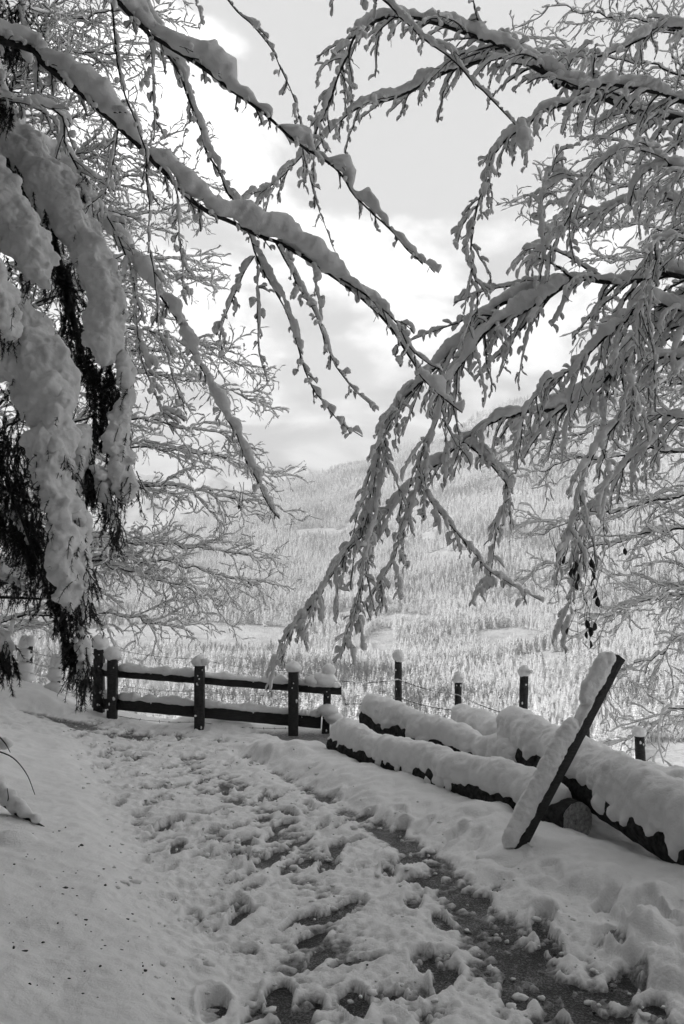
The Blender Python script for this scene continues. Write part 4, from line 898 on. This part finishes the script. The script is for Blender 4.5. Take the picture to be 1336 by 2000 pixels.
# withered leaves hanging on
rg = np.random.default_rng(31)
for px, py in ((1098, 1075), (1092, 1090), (1104, 1085), (1095, 1105), (1122, 1095), (1128, 1118), (1126, 1135), (1155, 1090), (1154, 1112), (1164, 1150), (1168, 1165), (1145, 1210), (1162, 1215), (1147, 1232), (1152, 1250), (1112, 1225), (1220, 1070), (1100, 1062), (1088, 1078), (1120, 1108), (1130, 1105), (1158, 1100), (1160, 1128), (1150, 1222), (466, 985), (472, 988)):
    dep = 5.0 if px > 600 else 4.6; c = P(px, py, dep); ax = nrm(np.array([rg.normal(0, .35), rg.normal(0, .3), -1])); sd = nrm(np.cross(ax, rg.normal(size=3))); nn = np.cross(ax, sd); Lf = rg.uniform(.05, .078) if px > 600 else .032; prof = np.array([.05, .62, .85, .95, .70, .05])
    fz = np.linspace(0, 1, 6); mid = c + ax * (fz * Lf)[:, None]; wv = (prof * Lf * .28)[:, None]; curl = (prof * Lf * .22)[:, None]
    v = np.stack([mid - sd * wv + nn * curl, mid, mid + sd * wv + nn * curl], 1)
    mb = MB(); mb.add(v, grid_faces(6, 3)); tube1(mb, catmull(np.array([c, c - ax * .03 + sd * .008, c - ax * .09 + sd * .02, c - ax * .14 + sd * .01]), 8), .0018, 4); o = mb.build('leaf', M['leaf'], TR if px > 600 else TB)

# --- slender trees behind, left and right
def wispy(tree, x, y, limbs, sgn, seed, dens=1.0):
    rng = np.random.default_rng(seed)
    for i, (z0, tip_px, tip_py, dep, sag) in enumerate(limbs):
        A = W(x, y, z0); B = P(tip_px, tip_py, dep); mid = A * .5 + B * .5 + UP * sag; q = A * .8 + B * .2 + UP * sag * .7
        limb(tree, [A, q, mid, A * .2 + B * .8 + UP * sag * .55, B], .026, .003, seed + i, sh=.062, cover=.86, l1=(.13 / dens, .12, .99), L1=(.4, 1.6), ang1=(.35, .85), dr1=.45, l2=(.085 / dens, .1, 1.), L2=(.15, .45), dr2=.25, s1=.027, s2=.018, cov1=.85, cov2=.8, l3=(.09 / dens, .15, 1.), L3=(.06, .22), k0=6, ks=9, taper=.6, lift=.06, rsd=.8, wob=.07, wig1=.2, wig2=.28)
TL = empty('broadleaf_tree', (-5.4, 11.2, float(base_z(-5.4, 11.2))), 'slender snow-covered leafless tree behind the spruce and the left fence', 'tree')
trunk(TL, -5.4, 11.2, 12.5, .16, 7)
wispy(TL, -5.4, 11.2, [(1.0, 380, 1240, 10.6, .35), (1.4, 520, 1145, 10.9, .55), (1.8, 540, 1095, 11.4, .4), (2.2, 555, 1000, 11.0, .7), (2.7, 548, 930, 11.6, .7), (3.0, 500, 880, 10.6, .8), (3.4, 530, 790, 11.2, .9), (3.9, 515, 730, 11.5, .8), (4.2, 440, 700, 10.4, .8), (4.8, 430, 560, 11.2, .8), (5.2, 400, 520, 10.7, .7),
     (5.6, 400, 420, 11.4, .7), (6.1, 390, 340, 11.0, .6), (6.6, 330, 280, 10.6, .6), (7.2, 270, 200, 11.2, .5), (7.8, 230, 120, 11.0, .5), (8.4, 220, 40, 11.4, .4), (9.0, 190, -40, 10.8, .4), (4.0, 250, 640, 10.0, .5), (2.0, 200, 1060, 10.2, .4), (6.3, 150, 330, 10.2, .5), (8.2, 120, 130, 10.4, .5), (7.0, 300, 330, 10.5, .6), (8.8, 300, 120, 10.8, .5), (9.4, 330, 20, 11.0, .4), (5.0, 330, 600, 10.2, .6), (9.8, 120, 30, 10.3, .4), (1.7, 440, 1180, 10.4, .45)], 1, 500, .9)
TW = empty('broadleaf_tree', (5.9, 9.8, float(base_z(5.9, 9.8))), 'slender snow-covered leafless tree beyond the logs at the right edge', 'tree')
trunk(TW, 5.9, 9.8, 12.5, .17, 9)
wispy(TW, 5.9, 9.8, [(.6, 1240, 1430, 8.9, .2), (1.1, 1190, 1330, 9.5, .35), (1.5, 1150, 1230, 9.2, .4), (1.9, 1040, 1120, 9.6, .5), (2.3, 1035, 1050, 9.9, .5), (2.7, 1010, 930, 9.6, .5), (3.1, 1000, 880, 10.1, .5), (3.6, 1100, 800, 9.4, .5), (4.1, 1130, 650, 9.7, .5), (4.7, 1150, 515, 9.5, .5), (5.2, 1085, 445, 9.8, .5), (5.8, 1035, 385, 9.4, .5),
     (6.3, 1110, 320, 9.8, .4), (6.9, 1130, 230, 9.4, .4), (7.5, 1080, 90, 9.7, .3), (8.2, 1060, 15, 9.5, .3), (9.0, 1150, -50, 9.8, .3), (3.3, 1230, 730, 9.0, .3), (1.4, 1255, 1180, 9.0, .3)], -1, 560, .85)

# ------------------------------------------------------------------ spruce on the left, boughs bowed down under snow
def needle_twigs(mb, base, d, L, rng, per=46, droop=.8):
    """hanging sprays: stem plus needles"""
    Pt = grow(base, d, L, np.full(len(base), droop), 7, rng, .12); tubes(mb, Pt, np.linspace(.0032, .0012, 7)[None] * np.ones((len(base), 1)), 4)
    q = upsample(Pt, 8); T = tangents(q); N_ = q.shape[0]; i = rng.integers(2, q.shape[1], (N_, per)); b = np.take_along_axis(q, i[..., None].repeat(3, -1), 1).reshape(-1, 3); t = np.take_along_axis(T, i[..., None].repeat(3, -1), 1).reshape(-1, 3)
    o = nrm(np.cross(t, rng.normal(size=t.shape))); dd = nrm(t * .75 + o * .75); ln = rng.uniform(.016, .03, len(b))[:, None]; s = nrm(np.cross(dd, rng.normal(size=t.shape))) * .0022
    v = np.stack([b - s, b + s, b + dd * ln], 1); mb.add(v.reshape(-1, 3), tris=np.arange(len(b) * 3).reshape(-1, 3))
TS = empty('spruce_tree', (-2.75, 4.7, float(base_z(-2.75, 4.7))), 'spruce at the left edge with huge snow pillows on its hanging boughs', 'tree')
trunk(TS, -2.75, 4.7, 13.0, .20, 8)
z0s = float(base_z(-2.75, 4.7))
mb = MB(); rng = np.random.default_rng(600)
for i in range(15):                                  # unseen crown added above the frame to shade the ground below
    f = i / 14; z = 8.3 + 5.2 * f + z0s; rr = 1.7 * (1 - f) ** .8 + .15; k = 12
    a_ = (np.arange(2 * k) + rng.random()) * math.pi / k; o_ = np.where(np.arange(2 * k) % 2 == 0, 1., .45) * rng.uniform(.75, 1.2, 2 * k)
    r1_ = np.stack([-2.75 + np.cos(a_) * rr * o_ * .5, 4.7 + np.sin(a_) * rr * o_ * .5, z - rr * .12 * np.ones(2 * k)], -1); r2_ = np.stack([-2.75 + np.cos(a_) * rr * o_, 4.7 + np.sin(a_) * rr * o_, z - rr * rng.uniform(.45, .75, 2 * k)], -1)
    v = np.concatenate([[(-2.75, 4.7, z + .35)], r1_, r2_]); j = np.arange(2 * k); jn = (j + 1) % (2 * k)
    mb.add(v, quads=np.stack([j + 1, j + 1 + 2 * k, jn + 1 + 2 * k, jn + 1], -1), tris=np.stack([0 * j, j + 1, jn + 1], -1))
mb.build('crown', M['crown'], TS, smooth=False)
def bough(chain, dep, seed, root=None, needles=True, thick=1.0, nt_=14, voxel=.0105):
    """chain: (px, py, half width px); root: height on the trunk"""
    rng = np.random.default_rng(seed); c = np.array(chain, float); deps = np.linspace(dep[0], dep[1], len(c)); p = P(c[:, 0], c[:, 1], deps); hw = c[:, 2] * deps / F
    seg = np.concatenate([[0], np.cumsum(np.linalg.norm(np.diff(p, axis=0), axis=1))]); n = max(8, int(seg[-1] / .022)); s = np.linspace(0, seg[-1], n)
    q = catmull(p, n); w = np.interp(s, seg, hw); t = tangents(q[None])[0]; sd = nrm(np.cross(t, np.array([0, 1., 0])) + 1e-6)
    mb = MB()
    for i in range(n):
        r = w[i]
        blob(mb, q[i] + np.array([0, rng.uniform(-.02, .04), 0]), (r * .70, min(r, .13) * .9 * thick, r * .72), int(rng.integers(999)), 12, 9, .25, 1.8)
        for j in range(3):
            a = rng.uniform(-1, 1); rr = r * rng.uniform(.28, .5)
            blob(mb, q[i] + sd[i] * a * r * .68 + np.array([0, rng.uniform(-.05, .05) - .03 * (1 - abs(a)), rng.uniform(-.02, .03)]), (rr, rr * .9, rr * rng.uniform(.8, 1.25)), int(rng.integers(999)), 10, 8, .3, 1.8)
    wm = MB(); stem = q + np.array([0, .035, 0]) - UP * (w * .35)[:, None] * np.abs(t[:, 0:1])
    if root is not None: stem = np.concatenate([catmull(np.array([W(-2.7, 4.68, root), stem[0]]), 8)[:-1], stem])
    tube1(wm, stem, np.linspace(.020, .004, len(stem)), 7)
    if needles:
        k = rng.integers(int(n * .1), n, nt_ * 3); b = q[k] + sd[k] * (rng.uniform(-1.0, .9, len(k)) * w[k])[:, None] + np.stack([np.zeros(len(k)), rng.uniform(-.02, .09, len(k)), -w[k] * .2], -1)
        needle_twigs(wm, b, nrm(np.stack([rng.normal(0, .35, len(k)), rng.normal(0, .3, len(k)), np.full(len(k), -1.)], -1)), rng.uniform(.08, .2, len(k)), rng)
    k = rng.integers(0, n, nt_); b = q[k] + sd[k] * (rng.uniform(-.8, .8, len(k)) * w[k])[:, None]
    needle_twigs(wm, b, nrm(np.stack([rng.normal(0, .5, len(k)), np.full(len(k), -1.1), rng.normal(-.5, .4, len(k))], -1)), rng.uniform(.12, .24, len(k)), rng, 26, 1.6)
    o = wm.build('bough', M['needles'], TS)
    remeshed('snow', mb, voxel, M['tree_snow'], o, seed, ((4, .03), (9, .024), (20, .016), (45, .009), (80, .004)))
    return o
bough([(-60, 180, 45), (15, 265, 45), (70, 332, 50), (115, 390, 55), (150, 440, 48), (182, 500, 42), (200, 560, 50), (208, 620, 50), (207, 670, 45), (206, 694, 25)], (4.7, 4.35), 601, 4.1)
bough([(238, 705, 16), (248, 770, 17), (228, 840, 25), (232, 900, 30), (242, 945, 27), (246, 975, 14)], (4.45, 4.4), 602)
bough([(196, 925, 13), (205, 965, 15), (221, 1003, 11), (227, 1036, 4)], (4.4, 4.4), 603)
bough([(-60, 290, 40), (5, 385, 45), (40, 455, 55), (72, 515, 38), (96, 556, 16)], (4.25, 4.1), 604, 3.7)
bough([(-70, 540, 50), (5, 620, 62), (50, 690, 78), (85, 755, 66), (110, 815, 48), (112, 880, 32)], (4.2, 4.1), 605, 3.0)
bough([(92, 850, 46), (98, 915, 40), (112, 985, 40), (128, 1055, 37), (136, 1110, 41), (138, 1160, 33), (142, 1195, 15)], (4.1, 4.05), 606, nt_=22)
bough([(-70, 480, 40), (-20, 560, 45), (10, 640, 40)], (3.9, 3.9), 607, 3.3)
bough([(160, 845, 16), (162, 868, 16), (154, 905, 13), (143, 950, 12), (150, 985, 8)], (4.3, 4.3), 608)
bough([(152, 1225, 8), (162, 1255, 13), (166, 1290, 12), (160, 1322, 7)], (4.15, 4.15), 609, nt_=20)
bough([(38, -20, 16), (46, 25, 14), (50, 65, 12), (46, 90, 6)], (4.5, 4.5), 610, 5.4)
bough([(-20, 120, 26), (4, 165, 18), (10, 205, 10)], (4.3, 4.3), 611, 4.7)
bough([(-30, 985, 14), (20, 1005, 14), (45, 1030, 17), (58, 1060, 8)], (4.5, 4.4), 612, 2.0)
bough([(-40, 1100, 16), (15, 1125, 15), (55, 1150, 8)], (4.6, 4.5), 613, 1.7)
bough([(-30, 1225, 18), (5, 1255, 15), (12, 1290, 8)], (4.2, 4.2), 614, 1.4)
bough([(225, 355, 9), (160, 345, 10), (168, 375, 16), (180, 400, 12)][1:], (4.6, 4.6), 615, needles=False)
bough([(150, 1030, 14), (158, 1075, 22), (165, 1125, 18), (160, 1175, 12), (155, 1210, 7)], (4.25, 4.2), 616, nt_=18)
bough([(108, 905, 22), (128, 945, 22), (148, 1000, 18), (160, 1040, 14)], (4.2, 4.2), 617, needles=False)
# the dark inner twigs between the pillows
wm = MB(); rng = np.random.default_rng(620)
def zone(pts, hwpx, dep, cnt, L=(.12, .35), spread=.35):
    cnt = int(cnt * 1.1)
    p = catmull(P(np.array([q[0] for q in pts], float), np.array([q[1] for q in pts], float), np.full(len(pts), dep)), 60); k = rng.integers(0, 60, cnt)
    b = p[k] + np.stack([rng.uniform(-1, 1, cnt) * hwpx * dep / F, rng.uniform(-.08, .12, cnt), rng.uniform(-.05, .05, cnt)], -1)
    needle_twigs(wm, b, nrm(np.stack([rng.normal(.1, spread, cnt), rng.normal(0, .3, cnt), np.full(cnt, -1.)], -1)), rng.uniform(*L, cnt) * .62, rng, 70)
zone([(5, 300), (40, 360), (80, 430), (110, 480), (125, 540)], 16, 4.5, 70, (.08, .2))
zone([(115, 500), (135, 580), (150, 650), (165, 720)], 20, 4.55, 120, (.12, .3))
zone([(175, 690), (195, 740), (205, 800), (195, 850)], 30, 4.5, 160, (.12, .26))
zone([(10, 820), (30, 900), (50, 980), (70, 1060), (95, 1130)], 34, 4.4, 200, (.15, .4))
zone([(0, 900), (20, 1000), (40, 1060)], 40, 4.7, 90, (.2, .45), .5)
zone([(95, 1130), (120, 1190), (135, 1240), (145, 1290)], 16, 4.2, 80, (.1, .22), .2)
zone([(0, 20), (15, 60), (20, 110)], 22, 4.5, 70, (.08, .2))
zone([(0, 1270), (12, 1300)], 14, 4.2, 24, (.06, .12))
zone([(150, 860), (165, 920), (185, 960)], 16, 4.45, 60, (.1, .25))
for a, b_, r in (((-60, 150, 4.7), (60, 400, 4.6), .022), ((50, 380, 4.6), (110, 480, 4.6), .02), ((100, 460, 4.6), (160, 690, 4.55), .03), ((-40, 780, 4.4), (90, 1150, 4.3), .010), ((90, 1150, 4.3), (142, 1300, 4.2), .006), ((-30, 930, 4.7), (90, 1000, 4.6), .008), ((-30, 1165, 4.7), (80, 1170, 4.7), .010)):
    tube1(wm, catmull(np.array([P(*a), P(*b_)]), 12), np.linspace(r, r * .6, 12), 6)
wm.build('inner_twigs', M['needles'], TS)

# ------------------------------------------------------------------ fallen branch on the bank
FB = empty('fallen_branch', P(20, 1590, 5.1), 'broken snow-covered branch lying on the bank at the left edge', 'branch')
mb = MB(); st = catmull(np.array([P(-70, 1510, 5.3), P(0, 1562, 5.2), P(40, 1592, 5.1), P(86, 1618, 5.05)]), 24); tube1(mb, st, np.linspace(.03, .012, 24), 9)
for cc_ in ([(-10, 1465, 5.2), (25, 1480, 5.2), (52, 1512, 5.15), (68, 1552, 5.1)], [(0, 1440, 5.2), (12, 1455, 5.2), (20, 1470, 5.2)], [(10, 1575, 5.15), (16, 1560, 5.1), (14, 1540, 5.1)]):
    tube1(mb, catmull(np.array([P(*q) for q in cc_]), 14), np.linspace(.005, .002, 14), 5)
mb.build('stem', M['bark'], FB)
mb = MB(); rng = np.random.default_rng(71)
for i in range(46):
    f = rng.random(); q = st[int(f * 22)] + UP * (.03 + .09 * (1 - f) * rng.random()); r = (.065 - .035 * f) * rng.uniform(.7, 1.2); blob(mb, q, (r, r, r), i, 12, 9, .25)
for i in range(12): blob(mb, P(-5 + rng.uniform(0, 22), 1448 + rng.uniform(0, 8), 5.25), .03, i + 60, 10, 8, .25)
remeshed('snow', mb, .012, M['tree_snow'], FB, 5, ((9, .012), (24, .005)))
